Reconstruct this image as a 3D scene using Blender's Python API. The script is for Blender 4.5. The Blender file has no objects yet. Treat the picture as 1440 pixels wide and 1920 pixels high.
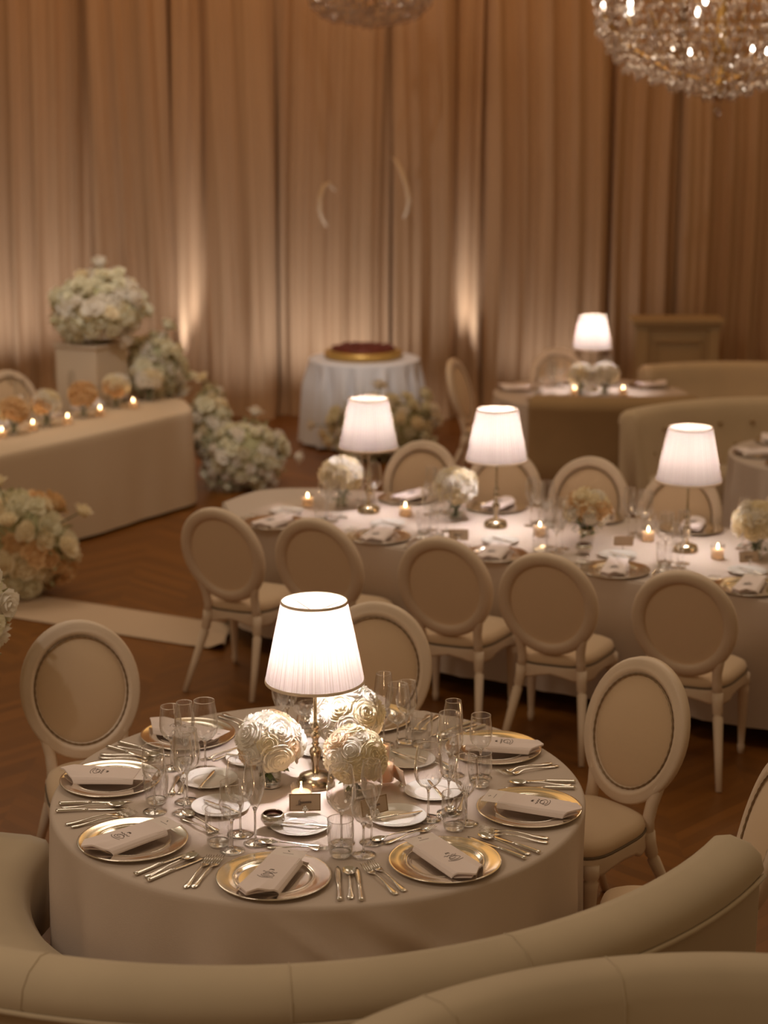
import bpy, math, random
from mathutils import Vector, Matrix, Euler
PI = math.pi
rnd = random.Random(7)
S = bpy.context.scene
COL = S.collection

# ------------------------------------------------------------------ camera
FPX, PITCH, CAMH = 3350.0, math.radians(13.0), 3.1
cd = bpy.data.cameras.new('camera'); cam = bpy.data.objects.new('camera', cd); COL.objects.link(cam)
cd.sensor_fit = 'VERTICAL'; cd.sensor_height = 36.0; cd.lens = FPX * 36.0 / 1920.0
cam.location = (0, 0, CAMH); cam.rotation_euler = (PI/2 - PITCH, 0, 0)
cd.clip_end = 80
cd.dof.use_dof = True; cd.dof.focus_distance = 5.98; cd.dof.aperture_fstop = 1.9
S.camera = cam

# ------------------------------------------------------------------ colour management, world
vs = S.view_settings
S.display_settings.display_device = 'sRGB'
vs.view_transform = 'Standard'; vs.look = 'None'; vs.gamma = 1.0; vs.use_curve_mapping = False
vs.exposure = 0.0
W = bpy.data.worlds.new('hall_ambience'); S.world = W; W.use_nodes = True
nt = W.node_tree; nt.nodes.clear()
o_ = nt.nodes.new('ShaderNodeOutputWorld'); b_ = nt.nodes.new('ShaderNodeBackground')
tc = nt.nodes.new('ShaderNodeTexCoord'); sp = nt.nodes.new('ShaderNodeSeparateXYZ')
cr = nt.nodes.new('ShaderNodeValToRGB')
nt.links.new(tc.outputs['Generated'], sp.inputs[0]); nt.links.new(sp.outputs['Z'], cr.inputs[0])
cr.color_ramp.elements[0].position = 0.0; cr.color_ramp.elements[0].color = (0.60, 0.37, 0.17, 1)
cr.color_ramp.elements[1].position = 0.9; cr.color_ramp.elements[1].color = (0.72, 0.48, 0.25, 1)
nt.links.new(cr.outputs[0], b_.inputs[0]); b_.inputs[1].default_value = 0.29
# golden band added to the world above the drapes, for the chargers to reflect (only on the side beyond the curtains, fading to grey at left)
def wm(op, *a):
    n = nt.nodes.new('ShaderNodeMath'); n.operation = op
    for i, v in enumerate(a):
        if isinstance(v, (int, float)): n.inputs[i].default_value = v
        else: nt.links.new(v, n.inputs[i])
    return n.outputs[0]
def smooth(v, a, b):
    n = nt.nodes.new('ShaderNodeMapRange'); n.interpolation_type = 'SMOOTHSTEP'; n.inputs[1].default_value = a; n.inputs[2].default_value = b; nt.links.new(v, n.inputs[0]); return n.outputs[0]
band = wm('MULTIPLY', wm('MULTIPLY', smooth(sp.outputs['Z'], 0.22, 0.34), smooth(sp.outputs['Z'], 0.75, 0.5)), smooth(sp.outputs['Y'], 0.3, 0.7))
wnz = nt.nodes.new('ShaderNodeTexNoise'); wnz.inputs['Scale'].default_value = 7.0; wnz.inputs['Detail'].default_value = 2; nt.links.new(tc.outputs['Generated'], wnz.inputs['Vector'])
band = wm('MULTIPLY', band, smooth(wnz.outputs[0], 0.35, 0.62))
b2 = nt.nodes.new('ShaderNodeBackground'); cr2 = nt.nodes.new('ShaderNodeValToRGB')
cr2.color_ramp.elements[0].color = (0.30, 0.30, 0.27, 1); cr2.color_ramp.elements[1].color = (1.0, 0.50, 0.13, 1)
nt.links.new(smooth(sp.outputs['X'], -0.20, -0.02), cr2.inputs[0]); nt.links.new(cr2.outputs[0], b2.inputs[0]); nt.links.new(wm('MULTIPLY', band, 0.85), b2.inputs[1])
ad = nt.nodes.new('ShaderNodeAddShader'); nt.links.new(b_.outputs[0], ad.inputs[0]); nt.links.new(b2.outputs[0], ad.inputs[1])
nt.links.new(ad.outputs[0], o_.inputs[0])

# ------------------------------------------------------------------ lights of the hall and added fills
def lamp_light(name, kind, loc, energy, color, **kw):
    l = bpy.data.lights.new(name, kind); l.energy = energy; l.color = color
    for k, v in kw.items():
        if k != 'rot' and k != 'aim': setattr(l, k, v)
    o = bpy.data.objects.new(name, l); COL.objects.link(o); o.location = loc
    if 'rot' in kw: o.rotation_euler = kw['rot']
    if 'aim' in kw:
        o.rotation_euler = (Vector(kw['aim']) - Vector(loc)).to_track_quat('-Z', 'Y').to_euler()
    return o
FILL = [(-3.6, 3.0, 5.2, 75), (1.5, 8.5, 5.4, 40), (-2.5, 12.0, 5.3, 55)]  # soft overhead area lights added as fill, with no fixture
for x, y, z, e in FILL:
    lamp_light('overhead_fill', 'AREA', (x, y, z), e, (1.0, 0.80, 0.60), shape='DISK', size=2.6, rot=(0, 0, 0))
UP = [(-1.95, 17.49, 200, 20, -1.95), (0.83, 17.49, 230, 18, 0.83), (-3.75, 16.7, 70, 75, -3.7), (-0.45, 16.95, 48, 120, -0.45), (-1.4, 16.7, 22, 110, -1.4), (-2.7, 16.6, 30, 90, -2.7), (1.6, 16.9, 22, 110, 1.6)]
for x, y, e, cone, ax in UP:
    lamp_light('uplight_beam', 'SPOT', (x, y, 0.12), e, (1.0, 0.94, 0.88), spot_size=math.radians(cone), spot_blend=0.9,
               shadow_soft_size=0.05, aim=(ax, 17.71, 1.0) if cone < 40 else (ax, 17.95, 2.0))
for x in (-3.5, 0.0, 3.5):  # unseen area lights added to warm the upper drapes
    lamp_light('curtain_fill', 'AREA', (x, 15.2, 6.3), 24, (1.0, 0.42, 0.10), shape='DISK', size=1.6, aim=(x, 17.7, 3.8))
PIN = [((-2.0, 9.0, 5.3), (-2.26, 14.1, 1.45), 330, 13), ((-0.8, 11.0, 5.3), (-0.18, 16.3, 0.8), 480, 13), ((-0.5, 9.5, 5.3), (-1.1, 14.2, 0.3), 200, 13), ((0.3, 7.5, 5.3), (0.66, 9.60, 0.75), 190, 9), ((-2.6, 4.6, 5.0), (-1.6, 6.6, 1.25), 60, 12), ((-3.5, 9.0, 5.3), (-2.3, 13.2, 0.9), 110, 20)]
for loc, aim, e, cone in PIN:
    lamp_light('pin_spot', 'SPOT', loc, e, (1.0, 0.95, 0.90), spot_size=math.radians(cone), spot_blend=0.8, shadow_soft_size=0.06, aim=aim)

# ------------------------------------------------------------------ materials
def newmat(name):
    m = bpy.data.materials.new(name); m.use_nodes = True; m.node_tree.nodes.clear(); return m
def srgb(r, g, b):
    f = lambda c: (c/255/12.92) if c/255 <= 0.04045 else ((c/255+0.055)/1.055)**2.4
    return (f(r), f(g), f(b), 1)
def principled(name, col, rough=0.6, metal=0.0, noise=None, bump=None, sheen=0.0, spec=0.5, aniso=0):
    m = newmat(name); t = m.node_tree; N = t.nodes
    out = N.new('ShaderNodeOutputMaterial'); p = N.new('ShaderNodeBsdfPrincipled'); t.links.new(p.outputs[0], out.inputs[0])
    p.inputs['Base Color'].default_value = col; p.inputs['Roughness'].default_value = rough; p.inputs['Metallic'].default_value = metal
    p.inputs['Specular IOR Level'].default_value = spec
    if sheen: p.inputs['Sheen Weight'].default_value = sheen
    if noise or bump:
        c = N.new('ShaderNodeTexCoord')
    if noise:
        sc, amt = noise
        n = N.new('ShaderNodeTexNoise'); n.inputs['Scale'].default_value = sc; n.inputs['Detail'].default_value = 4
        t.links.new(c.outputs['Object'], n.inputs['Vector'])
        r = N.new('ShaderNodeMapRange'); r.inputs[1].default_value = 0.3; r.inputs[2].default_value = 0.7
        r.inputs[3].default_value = 1 - amt; r.inputs[4].default_value = 1 + amt * 0.5
        t.links.new(n.outputs[0], r.inputs[0])
        mx = N.new('ShaderNodeVectorMath'); mx.operation = 'SCALE'; mx.inputs[0].default_value = col[:3]
        t.links.new(r.outputs[0], mx.inputs['Scale']); t.links.new(mx.outputs[0], p.inputs['Base Color'])
    if bump:
        sc, st = bump
        n2 = N.new('ShaderNodeTexNoise'); n2.inputs['Scale'].default_value = sc; n2.inputs['Detail'].default_value = 3
        t.links.new(c.outputs['Object'], n2.inputs['Vector'])
        bp = N.new('ShaderNodeBump'); bp.inputs['Strength'].default_value = st; bp.inputs['Distance'].default_value = 0.004
        t.links.new(n2.outputs[0], bp.inputs['Height']); t.links.new(bp.outputs[0], p.inputs['Normal'])
    return m
def thin_cloth(name, col, trans=0.5, stripes=0):
    m = newmat(name); t = m.node_tree; N = t.nodes
    out = N.new('ShaderNodeOutputMaterial'); mx = N.new('ShaderNodeMixShader'); d = N.new('ShaderNodeBsdfDiffuse'); tr = N.new('ShaderNodeBsdfTranslucent')
    d.inputs[0].default_value = col; tr.inputs[0].default_value = col; mx.inputs[0].default_value = trans
    t.links.new(d.outputs[0], mx.inputs[1]); t.links.new(tr.outputs[0], mx.inputs[2]); t.links.new(mx.outputs[0], out.inputs[0])
    if stripes:      # gathered fabric: uneven doubling of the cloth around the shade
        c = N.new('ShaderNodeTexCoord'); s = N.new('ShaderNodeSeparateXYZ'); at2 = N.new('ShaderNodeMath'); at2.operation = 'ARCTAN2'
        t.links.new(c.outputs['Object'], s.inputs[0]); t.links.new(s.outputs[1], at2.inputs[0]); t.links.new(s.outputs[0], at2.inputs[1])
        n = N.new('ShaderNodeTexNoise'); n.noise_dimensions = '1D'; n.inputs['Scale'].default_value = stripes; n.inputs['Detail'].default_value = 2
        t.links.new(at2.outputs[0], n.inputs['W'])
        r = N.new('ShaderNodeValToRGB'); r.color_ramp.elements[0].position = 0.36; r.color_ramp.elements[1].position = 0.56
        r.color_ramp.elements[0].color = (col[0]*0.52, col[1]*0.47, col[2]*0.44, 1); r.color_ramp.elements[1].color = col
        t.links.new(n.outputs[0], r.inputs[0]); t.links.new(r.outputs[0], tr.inputs[0])
    return m
def thin_glass(name, tint=(0.955, 0.955, 0.955, 1), k=0.95, base=0.085):
    m = newmat(name); t = m.node_tree; N = t.nodes
    out = N.new('ShaderNodeOutputMaterial'); mx = N.new('ShaderNodeMixShader'); g = N.new('ShaderNodeBsdfGlossy'); tr = N.new('ShaderNodeBsdfTransparent')
    tr.inputs[0].default_value = tint; g.inputs['Roughness'].default_value = 0.03; g.inputs[0].default_value = (1, 1, 1, 1)
    lw = N.new('ShaderNodeLayerWeight'); lw.inputs[0].default_value = 0.5
    pw = N.new('ShaderNodeMath'); pw.operation = 'POWER'; pw.inputs[1].default_value = 1.7
    ma = N.new('ShaderNodeMath'); ma.operation = 'MULTIPLY_ADD'; ma.inputs[1].default_value = k; ma.inputs[2].default_value = base
    t.links.new(lw.outputs['Facing'], pw.inputs[0]); t.links.new(pw.outputs[0], ma.inputs[0]); t.links.new(ma.outputs[0], mx.inputs[0])
    t.links.new(tr.outputs[0], mx.inputs[1]); t.links.new(g.outputs[0], mx.inputs[2]); t.links.new(mx.outputs[0], out.inputs[0])
    return m
def glass(name):
    m = newmat(name); t = m.node_tree; N = t.nodes
    out = N.new('ShaderNodeOutputMaterial'); g = N.new('ShaderNodeBsdfGlass'); g.inputs['IOR'].default_value = 1.5; g.inputs['Roughness'].default_value = 0.0
    t.links.new(g.outputs[0], out.inputs[0]); return m
def emit(name, col, st):
    m = newmat(name); t = m.node_tree; N = t.nodes
    out = N.new('ShaderNodeOutputMaterial'); e = N.new('ShaderNodeEmission'); e.inputs[0].default_value = col; e.inputs[1].default_value = st
    t.links.new(e.outputs[0], out.inputs[0]); return m
def floor_mat():
    m = newmat('parquet'); t = m.node_tree; N = t.nodes; L = t.links
    out = N.new('ShaderNodeOutputMaterial'); p = N.new('ShaderNodeBsdfPrincipled'); L.new(p.outputs[0], out.inputs[0])
    c = N.new('ShaderNodeTexCoord'); s = N.new('ShaderNodeSeparateXYZ'); L.new(c.outputs['Object'], s.inputs[0])
    def M(op, a, b=None):
        n = N.new('ShaderNodeMath'); n.operation = op
        for i, v in enumerate((a, b)):
            if v is None: continue
            if isinstance(v, (int, float)): n.inputs[i].default_value = v
            else: L.new(v, n.inputs[i])
        return n.outputs[0]
    pp = M('PINGPONG', s.outputs[0], 0.42)
    v = M('ADD', s.outputs[1], pp)
    row = M('FLOOR', M('DIVIDE', v, 0.085)); colm = M('FLOOR', M('DIVIDE', s.outputs[0], 0.42))
    wn = N.new('ShaderNodeTexWhiteNoise'); wn.noise_dimensions = '2D'; cb = N.new('ShaderNodeCombineXYZ'); L.new(row, cb.inputs[0]); L.new(colm, cb.inputs[1]); L.new(cb.outputs[0], wn.inputs['Vector'])
    gr = N.new('ShaderNodeTexNoise'); gr.inputs['Scale'].default_value = 9; gr.inputs['Detail'].default_value = 5; L.new(c.outputs['Object'], gr.inputs['Vector'])
    mixv = M('ADD', M('MULTIPLY', wn.outputs[0], 0.7), M('MULTIPLY', gr.outputs[0], 0.45))
    r = N.new('ShaderNodeValToRGB'); r.color_ramp.elements[0].color = srgb(108, 66, 21); r.color_ramp.elements[1].color = srgb(134, 84, 30)
    r.color_ramp.elements[0].position = 0.1; r.color_ramp.elements[1].position = 1.0
    L.new(mixv, r.inputs[0])
    gap = M('GREATER_THAN', M('FRACT', M('DIVIDE', v, 0.085)), 0.04)
    g2 = M('ADD', M('MULTIPLY', gap, 0.25), 0.75)
    vm = N.new('ShaderNodeVectorMath'); vm.operation = 'SCALE'; L.new(r.outputs[0], vm.inputs[0]); L.new(g2, vm.inputs['Scale'])
    L.new(vm.outputs[0], p.inputs['Base Color']); p.inputs['Roughness'].default_value = 0.38
    return m
M_ = {}
M_['linen'] = principled('linen_cloth', srgb(205, 190, 180), 0.85, bump=(260, 0.15))
M_['linen_head'] = principled('head_table_linen', srgb(216, 196, 172), 0.9, bump=(200, 0.12))
M_['napkin'] = principled('napkin_linen', srgb(248, 235, 236), 0.9, bump=(500, 0.12))
M_['paper'] = principled('card_paper', srgb(250, 240, 240), 0.7)
M_['tan_card'] = principled('tan_card', srgb(196, 172, 146), 0.7)
M_['gold_line'] = principled('gilt_border', srgb(150, 120, 78), 0.5, 0.4)
M_['ink'] = principled('grey_ink', srgb(120, 108, 104), 0.9)
M_['china'] = principled('white_china', srgb(226, 222, 218), 0.12)
M_['silver'] = principled('silver', (0.82, 0.79, 0.75, 1), 0.16, 1.0)
M_['charger'] = principled('charger_silver', (0.84, 0.79, 0.71, 1), 0.13, 1.0)
M_['brass'] = principled('antique_silver_brass', (0.55, 0.46, 0.34, 1), 0.22, 1.0)
M_['gold'] = principled('chandelier_gold', (0.50, 0.30, 0.10, 1), 0.3, 1.0)
M_['glassthin'] = thin_glass('drinking_glass')
M_['glass'] = glass('solid_glass')
M_['crystal'] = thin_glass('crystal', (0.86, 0.80, 0.76, 1), 0.7, 0.12)
def hazy_crystal():
    m = thin_glass('crystal', (0.84, 0.78, 0.74, 1), 0.7, 0.12); t = m.node_tree; N = t.nodes
    out = [n for n in N if n.type == 'OUTPUT_MATERIAL'][0]; src = out.inputs[0].links[0].from_socket
    mx = N.new('ShaderNodeMixShader'); d = N.new('ShaderNodeBsdfTranslucent'); d.inputs[0].default_value = (0.75, 0.68, 0.64, 1); mx.inputs[0].default_value = 0.14
    t.links.new(src, mx.inputs[1]); t.links.new(d.outputs[0], mx.inputs[2]); t.links.new(mx.outputs[0], out.inputs[0]); return m
M_['crystal'] = hazy_crystal()
M_['water'] = thin_glass('vase_water', (0.93, 0.96, 0.93, 1), 0.4, 0.03)
M_['paint'] = principled('ivory_paint', srgb(228, 208, 188), 0.45, noise=(6, 0.05))
M_['uphol'] = principled('cream_upholstery', srgb(216, 190, 160), 0.9, sheen=0.2, bump=(300, 0.1))
M_['uphol_back'] = principled('chair_back_panel', srgb(232, 208, 180), 0.85, bump=(300, 0.1))
M_['nail'] = principled('nailhead', srgb(150, 130, 105), 0.35, 0.8)
M_['gimp'] = principled('seat_trim_braid', srgb(110, 95, 78), 0.6)
M_['velvet'] = principled('beige_velvet', srgb(196, 180, 156), 0.9, sheen=0.25, noise=(3, 0.08))
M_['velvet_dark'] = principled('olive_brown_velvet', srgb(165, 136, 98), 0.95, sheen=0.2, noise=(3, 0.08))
M_['velvet_grey'] = principled('grey_beige_velvet', srgb(205, 184, 154), 0.9, sheen=0.5, noise=(3, 0.08))
M_['curtain'] = thin_cloth('curtain_cloth', srgb(194, 164, 136), 0.10)
M_['tulle'] = principled('white_tulle', srgb(225, 225, 232), 0.9)
M_['shade'] = thin_cloth('pleated_lampshade', (0.44, 0.38, 0.355, 1), 0.40, stripes=26)
M_['trim'] = principled('shade_trim', srgb(235, 216, 192), 0.8)
M_['bulb'] = emit('lit_bulb', (1, 0.86, 0.72, 1), 30)
M_['chbulb'] = emit('chandelier_bulb', (1, 0.88, 0.74, 1), 14)
M_['flame'] = emit('candle_flame', (1, 0.72, 0.38, 1), 25)
M_['wax'] = thin_cloth('candle_wax', srgb(245, 225, 200), 0.5)
M_['wax_pink'] = thin_cloth('tinted_votive', srgb(240, 212, 190), 0.45)
M_['rose_white'] = thin_cloth('rose_white', srgb(250, 245, 236), 0.4)
M_['rose_cream'] = thin_cloth('rose_cream', srgb(250, 240, 214), 0.4)
M_['rose_peach'] = thin_cloth('rose_peach', srgb(250, 230, 204), 0.4)
M_['bloom_green'] = thin_cloth('bloom_greenish_white', srgb(242, 238, 216), 0.3)
M_['bloom_peach'] = thin_cloth('bloom_apricot', srgb(236, 204, 160), 0.14)
M_['heart'] = principled('rose_heart', srgb(170, 120, 50), 0.8)
M_['leaf'] = principled('foliage', srgb(84, 98, 56), 0.6)
M_['leafdark'] = principled('foliage_dark', srgb(176, 172, 132), 0.8)
M_['stem'] = principled('stems', srgb(70, 92, 48), 0.5)
M_['cake'] = principled('berry_cake', srgb(110, 45, 32), 0.5, noise=(40, 0.5))
M_['giltplate'] = principled('gilt_stand', srgb(200, 165, 95), 0.35, 0.6)
M_['plinth'] = principled('plinth_paint', srgb(205, 185, 160), 0.6)
M_['mantel'] = principled('mantel_paint', srgb(184, 160, 126), 0.6)
M_['dark'] = principled('dark_metal', (0.02, 0.018, 0.016, 1), 0.5)
M_['runner'] = principled('white_runner', srgb(205, 180, 155), 0.9)
M_['wall'] = principled('wall_plaster', srgb(150, 118, 88), 0.9)
M_['tie'] = principled('pale_tie', srgb(225, 205, 180), 0.8)

# ------------------------------------------------------------------ mesh helpers
class MB:
    def __init__(s): s.v = []; s.f = []
    def add(s, v, f):
        n = len(s.v); s.v += [tuple(p) for p in v]; s.f += [tuple(i + n for i in q) for q in f]; return s
    def xf(s, M):
        s.v = [tuple(M @ Vector(p)) for p in s.v]; return s
    def mesh(s, name, mat, smooth=True):
        me = bpy.data.meshes.new(name); me.from_pydata(s.v, [], s.f); me.update()
        if mat: me.materials.append(mat)
        if smooth: me.polygons.foreach_set('use_smooth', [True] * len(me.polygons))
        return me
def T(x, y, z): return Matrix.Translation((x, y, z))
def RZ(a): return Matrix.Rotation(a, 4, 'Z')
def RX(a): return Matrix.Rotation(a, 4, 'X')
def RY(a): return Matrix.Rotation(a, 4, 'Y')
def box(c, s):
    x, y, z = c; a, b, d = s[0]/2, s[1]/2, s[2]/2
    v = [(x+i*a, y+j*b, z+k*d) for k in (-1, 1) for j in (-1, 1) for i in (-1, 1)]
    return v, [(0, 2, 3, 1), (4, 5, 7, 6), (0, 1, 5, 4), (2, 6, 7, 3), (0, 4, 6, 2), (1, 3, 7, 5)]
def lathe(prof, n=24, c=(0, 0, 0)):
    v = []; f = []
    for r, z in prof:
        for i in range(n):
            a = 2*PI*i/n; v.append((c[0]+r*math.cos(a), c[1]+r*math.sin(a), c[2]+z))
    for j in range(len(prof)-1):
        for i in range(n):
            k = (i+1) % n; f.append((j*n+i, j*n+k, (j+1)*n+k, (j+1)*n+i))
    return v, f
def loft(rings, cap=True, closed=False):
    n = len(rings[0]); v = [p for r in rings for p in r]; f = []
    m = len(rings)
    for j in range(m if closed else m-1):
        j2 = (j+1) % m
        for i in range(n):
            k = (i+1) % n; f.append((j*n+i, j*n+k, j2*n+k, j2*n+i))
    if cap and not closed:
        f.append(tuple(range(n-1, -1, -1))); f.append(tuple((m-1)*n+i for i in range(n)))
    return v, f
def tube(pts, rad, n=8, closed=False, flat=1.0):
    pts = [Vector(p) for p in pts]; rings = []
    m = len(pts)
    if not hasattr(rad, '__len__'): rad = [rad]*m
    up = Vector((0, 0, 1)); prev = None
    for i in range(m):
        if closed: d = pts[(i+1) % m] - pts[i-1]
        else: d = pts[min(i+1, m-1)] - pts[max(i-1, 0)]
        if d.length < 1e-9: d = Vector((0, 0, 1))
        d.normalize()
        if prev is None: s = d.cross(up if abs(d.z) < 0.95 else Vector((1, 0, 0)))
        else: s = prev - d*prev.dot(d)
        s.normalize(); prev = s; t = d.cross(s)
        rings.append([tuple(pts[i] + (s*math.cos(2*PI*k/n) + t*math.sin(2*PI*k/n)*flat)*rad[i]) for k in range(n)])
    return loft(rings, True, closed)
def grid(fn, nu, nv, cu=False):
    v = []; f = []
    for j in range(nv+1):
        for i in range(nu+(0 if cu else 1)): v.append(fn(i/nu, j/nv))
    w = nu if cu else nu+1
    for j in range(nv):
        for i in range(nu):
            k = (i+1) % w if cu else i+1
            f.append((j*w+i, j*w+k, (j+1)*w+k, (j+1)*w+i))
    return v, f
def thick(fn_top, th, nu, nv):
    a, fa = grid(fn_top, nu, nv); n = len(a); w = nu+1
    b = [(x, y, z-th) for x, y, z in a]
    f = list(fa) + [tuple(n+i for i in reversed(q)) for q in fa]
    for i in range(nu):
        f.append((i+1, i, n+i, n+i+1)); q = nv*w+i; f.append((q, q+1, n+q+1, n+q))
    for j in range(nv):
        f.append((j*w, (j+1)*w, n+(j+1)*w, n+j*w)); q = j*w+nu; f.append((q+w, q, n+q, n+q+w))
    return a+b, f
def ell(rx, ry, n, z=0.0, c=(0, 0)):
    return [(c[0]+rx*math.cos(2*PI*i/n), c[1]+ry*math.sin(2*PI*i/n), z) for i in range(n)]

# ------------------------------------------------------------------ object helpers
def thing(name, label, cat, loc=(0, 0, 0), rz=0.0, group=None):
    o = bpy.data.objects.new(name, None); COL.objects.link(o); o.empty_display_size = 0.1
    o.location = loc; o.rotation_euler = (0, 0, rz); tag(o, label, cat, group); return o
def tag(o, label, cat, group=None):
    o['label'] = label; o['category'] = cat
    if group: o['group'] = group
    return o
def part(name, mb, mat, parent=None, smooth=True, label=None, loc=None):
    if isinstance(mb, bpy.types.Mesh): me = mb
    else:
        if isinstance(mb, tuple): mb = MB().add(*mb)
        me = mb.mesh(name, M_[mat], smooth)
    o = bpy.data.objects.new(name, me); COL.objects.link(o)
    if parent: o.parent = parent
    if loc: o.location = loc
    if label: o['label'] = label
    return o
def struct(name, mb, mat, smooth=False):
    o = part(name, mb, mat, None, smooth); o['kind'] = 'structure'; return o
def dup(root, loc, rz=0.0, label=None, group=None, rot=None, scale=None, cat=None):
    r = root.copy(); COL.objects.link(r); r.location = loc; r.rotation_euler = rot if rot else (0, 0, rz)
    if scale: r.scale = (scale,)*3
    if label: r['label'] = label
    if group: r['group'] = group
    if cat: r['category'] = cat
    for ch in list(root.children):
        c = ch.copy(); COL.objects.link(c); c.parent = r
        for g in list(ch.children):
            d = g.copy(); COL.objects.link(d); d.parent = c
    return r
PROTO = {}
def place(key, maker, loc, rz, label, group=None, rot=None, scale=None):
    if key not in PROTO:
        PROTO[key] = o = maker()
        o.location = loc; o.rotation_euler = rot if rot else (0, 0, rz); o['label'] = label
        if scale: o.scale = (scale,)*3
        if group: o['group'] = group
        return o
    return dup(PROTO[key], loc, rz, label, group, rot, scale or 1.0)

# pixel of the photo -> point on a horizontal plane
def at(px, py, z=0.75):
    u = (px-720)/FPX; v = (960-py)/FPX
    d = (u, math.cos(PITCH)+v*math.sin(PITCH), -math.sin(PITCH)+v*math.cos(PITCH)); t = (z-CAMH)/d[2]
    return d[0]*t, d[1]*t

# ================================================================== setting
struct('floor', box((0.2, 9.0, -0.05), (15, 21, 0.1)), 'floor_dummy' if 'floor_dummy' in M_ else 'wall')
bpy.data.objects['floor'].data.materials[0] = floor_mat()
struct('wall_back', box((0.2, 18.45, 2.9), (15, 0.2, 5.8)), 'wall')

# curtains: gathered panels, each its own thing
def curtain(x0, x1, y, seed, label, lean=0.0):
    r = random.Random(seed); ws = [(r.uniform(0.40, 0.56), 0.062, r.uniform(0, 6)), (r.uniform(0.20, 0.28), 0.028, r.uniform(0, 6)), (r.uniform(0.10, 0.13), 0.006, r.uniform(0, 6)), (r.uniform(0.7, 1.0), 0.04, r.uniform(0, 6))]
    nx = max(30, int((x1-x0)/0.013)); H = 5.6
    def fn(u, v):
        x = x0 + (x1-x0)*u; z = H*v; q = 0
        sway = 0.05*math.sin(z*0.7+seed)
        for w, a, p in ws:
            s = math.sin((x+sway*(0.6 if w > 0.3 else 1))*2*PI/w + p)
            q += a*(s if w > 0.6 else (1-abs(s)**0.7*1.0)*-1.6 + 0.6*s*0.5)
        drop = max(0, 0.25-z)/0.25
        edge = min(u, 1-u)*(x1-x0); e = max(0, 1-edge/0.09)
        return (x + lean*(1-v)*(x-x0) + 0.02*drop*math.sin(x*20), y + q*(0.75+0.25*(1-v)) - 0.10*drop**2*(1+0.5*math.sin(x*9)) + 0.16*e*e, z+0.004)
    o = part('curtain', grid(fn, nx, 26), 'curtain'); tag(o, label, 'curtain', 'floor-length drapes on the back wall'); return o
CB = [(-6.6, -4.3, 'tan drape panel left of the flower pedestal, mostly outside the frame'),
      (-4.35, -2.83, 'tan drape panel behind the tall white flowers on the pedestal'),
      (-2.88, -2.08, 'darker tan drape panel just right of the tall pedestal flowers'),
      (-2.12, -1.72, 'narrow drape panel brightly lit from below beside the head table'),
      (-1.76, -1.06, 'tan drape panel between the head table and the round cake table'),
      (-1.10, 0.12, 'wide drape panel directly behind the round cake table'),
      (0.08, 0.70, 'drape panel just right of the cake table'),
      (0.66, 1.02, 'narrow drape panel with bright uplight streak behind side chair'),
      (0.98, 2.24, 'tan drape panel behind the far table lamp'),
      (2.20, 2.95, 'brown drape panel directly left of the mantel cabinet'),
      (2.90, 4.9, 'brown drape panel behind the mantel cabinet'),
      (4.85, 7.2, 'rightmost brown drape panel outside the mantel corner')]
for i, (a, b, lb) in enumerate(CB): curtain(a, b, 17.70 + (0.13 if i % 2 else 0), 11+i*3, lb)
# pale curved arms poking out of the drapes
def arc_arm(pts, label):
    o = part('curved_arm', tube(pts, [0.012+0.010*math.sin(PI*i/(len(pts)-1)) for i in range(len(pts))], 8), 'tie'); tag(o, label, 'ornament')
arc_arm([(-0.48, 17.62, 2.24), (-0.53, 17.52, 2.31), (-0.58, 17.45, 2.29), (-0.62, 17.42, 2.18), (-0.62, 17.42, 2.06), (-0.59, 17.45, 1.97), (-0.56, 17.55, 1.90)], 'pale curved arm poking from the drapes above the cake, left one')
arc_arm([(0.08, 17.62, 2.55), (0.12, 17.5, 2.52), (0.17, 17.44, 2.42), (0.22, 17.42, 2.28), (0.24, 17.42, 2.15), (0.22, 17.46, 2.05), (0.19, 17.56, 1.98)], 'pale curved arm poking from the drapes above the cake, right one')
# uplight fixtures
for x, y, lb in [(-1.95, 17.49, 'small black uplight on the floor behind the head table end'), (0.83, 17.49, 'small black uplight on the floor behind the side chair'),
                 (-3.75, 16.7, 'small black uplight on the floor behind the pedestal'), (-0.45, 16.95, 'small black uplight on the floor behind the cake table')]:
    t = thing('uplight', lb, 'light', (x, y, 0))
    part('housing', lathe([(0, 0.0), (0.05, 0.0), (0.055, 0.02), (0.055, 0.1), (0.045, 0.102), (0.04, 0.06), (0, 0.06)], 16), 'dark', t)
# runner on the floor
r0 = [at(83, 1121, 0), at(440, 1174, 0), at(-60, 1098, 0)]; r1 = [at(19, 1157, 0), at(420, 1228, 0)]
dx, dy = r0[1][0]-r0[2][0], r0[1][1]-r0[2][1]
def runner(u, v):
    a = (r0[2][0]+dx*u - 0.12*(1-v)*0.2, r0[2][1]+dy*u - 0.52*(1-v))
    wob = 0.004 + (0.05*max(0, (u-0.86)/0.14)**2*abs(math.sin(v*9+u*30)) if u > 0.86 else 0)
    return (a[0], a[1], wob+0.004)
o = part('floor_runner', thick(runner, 0.004, 60, 12), 'runner'); tag(o, 'white fabric runner strip lying across the wooden floor', 'runner')

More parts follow.
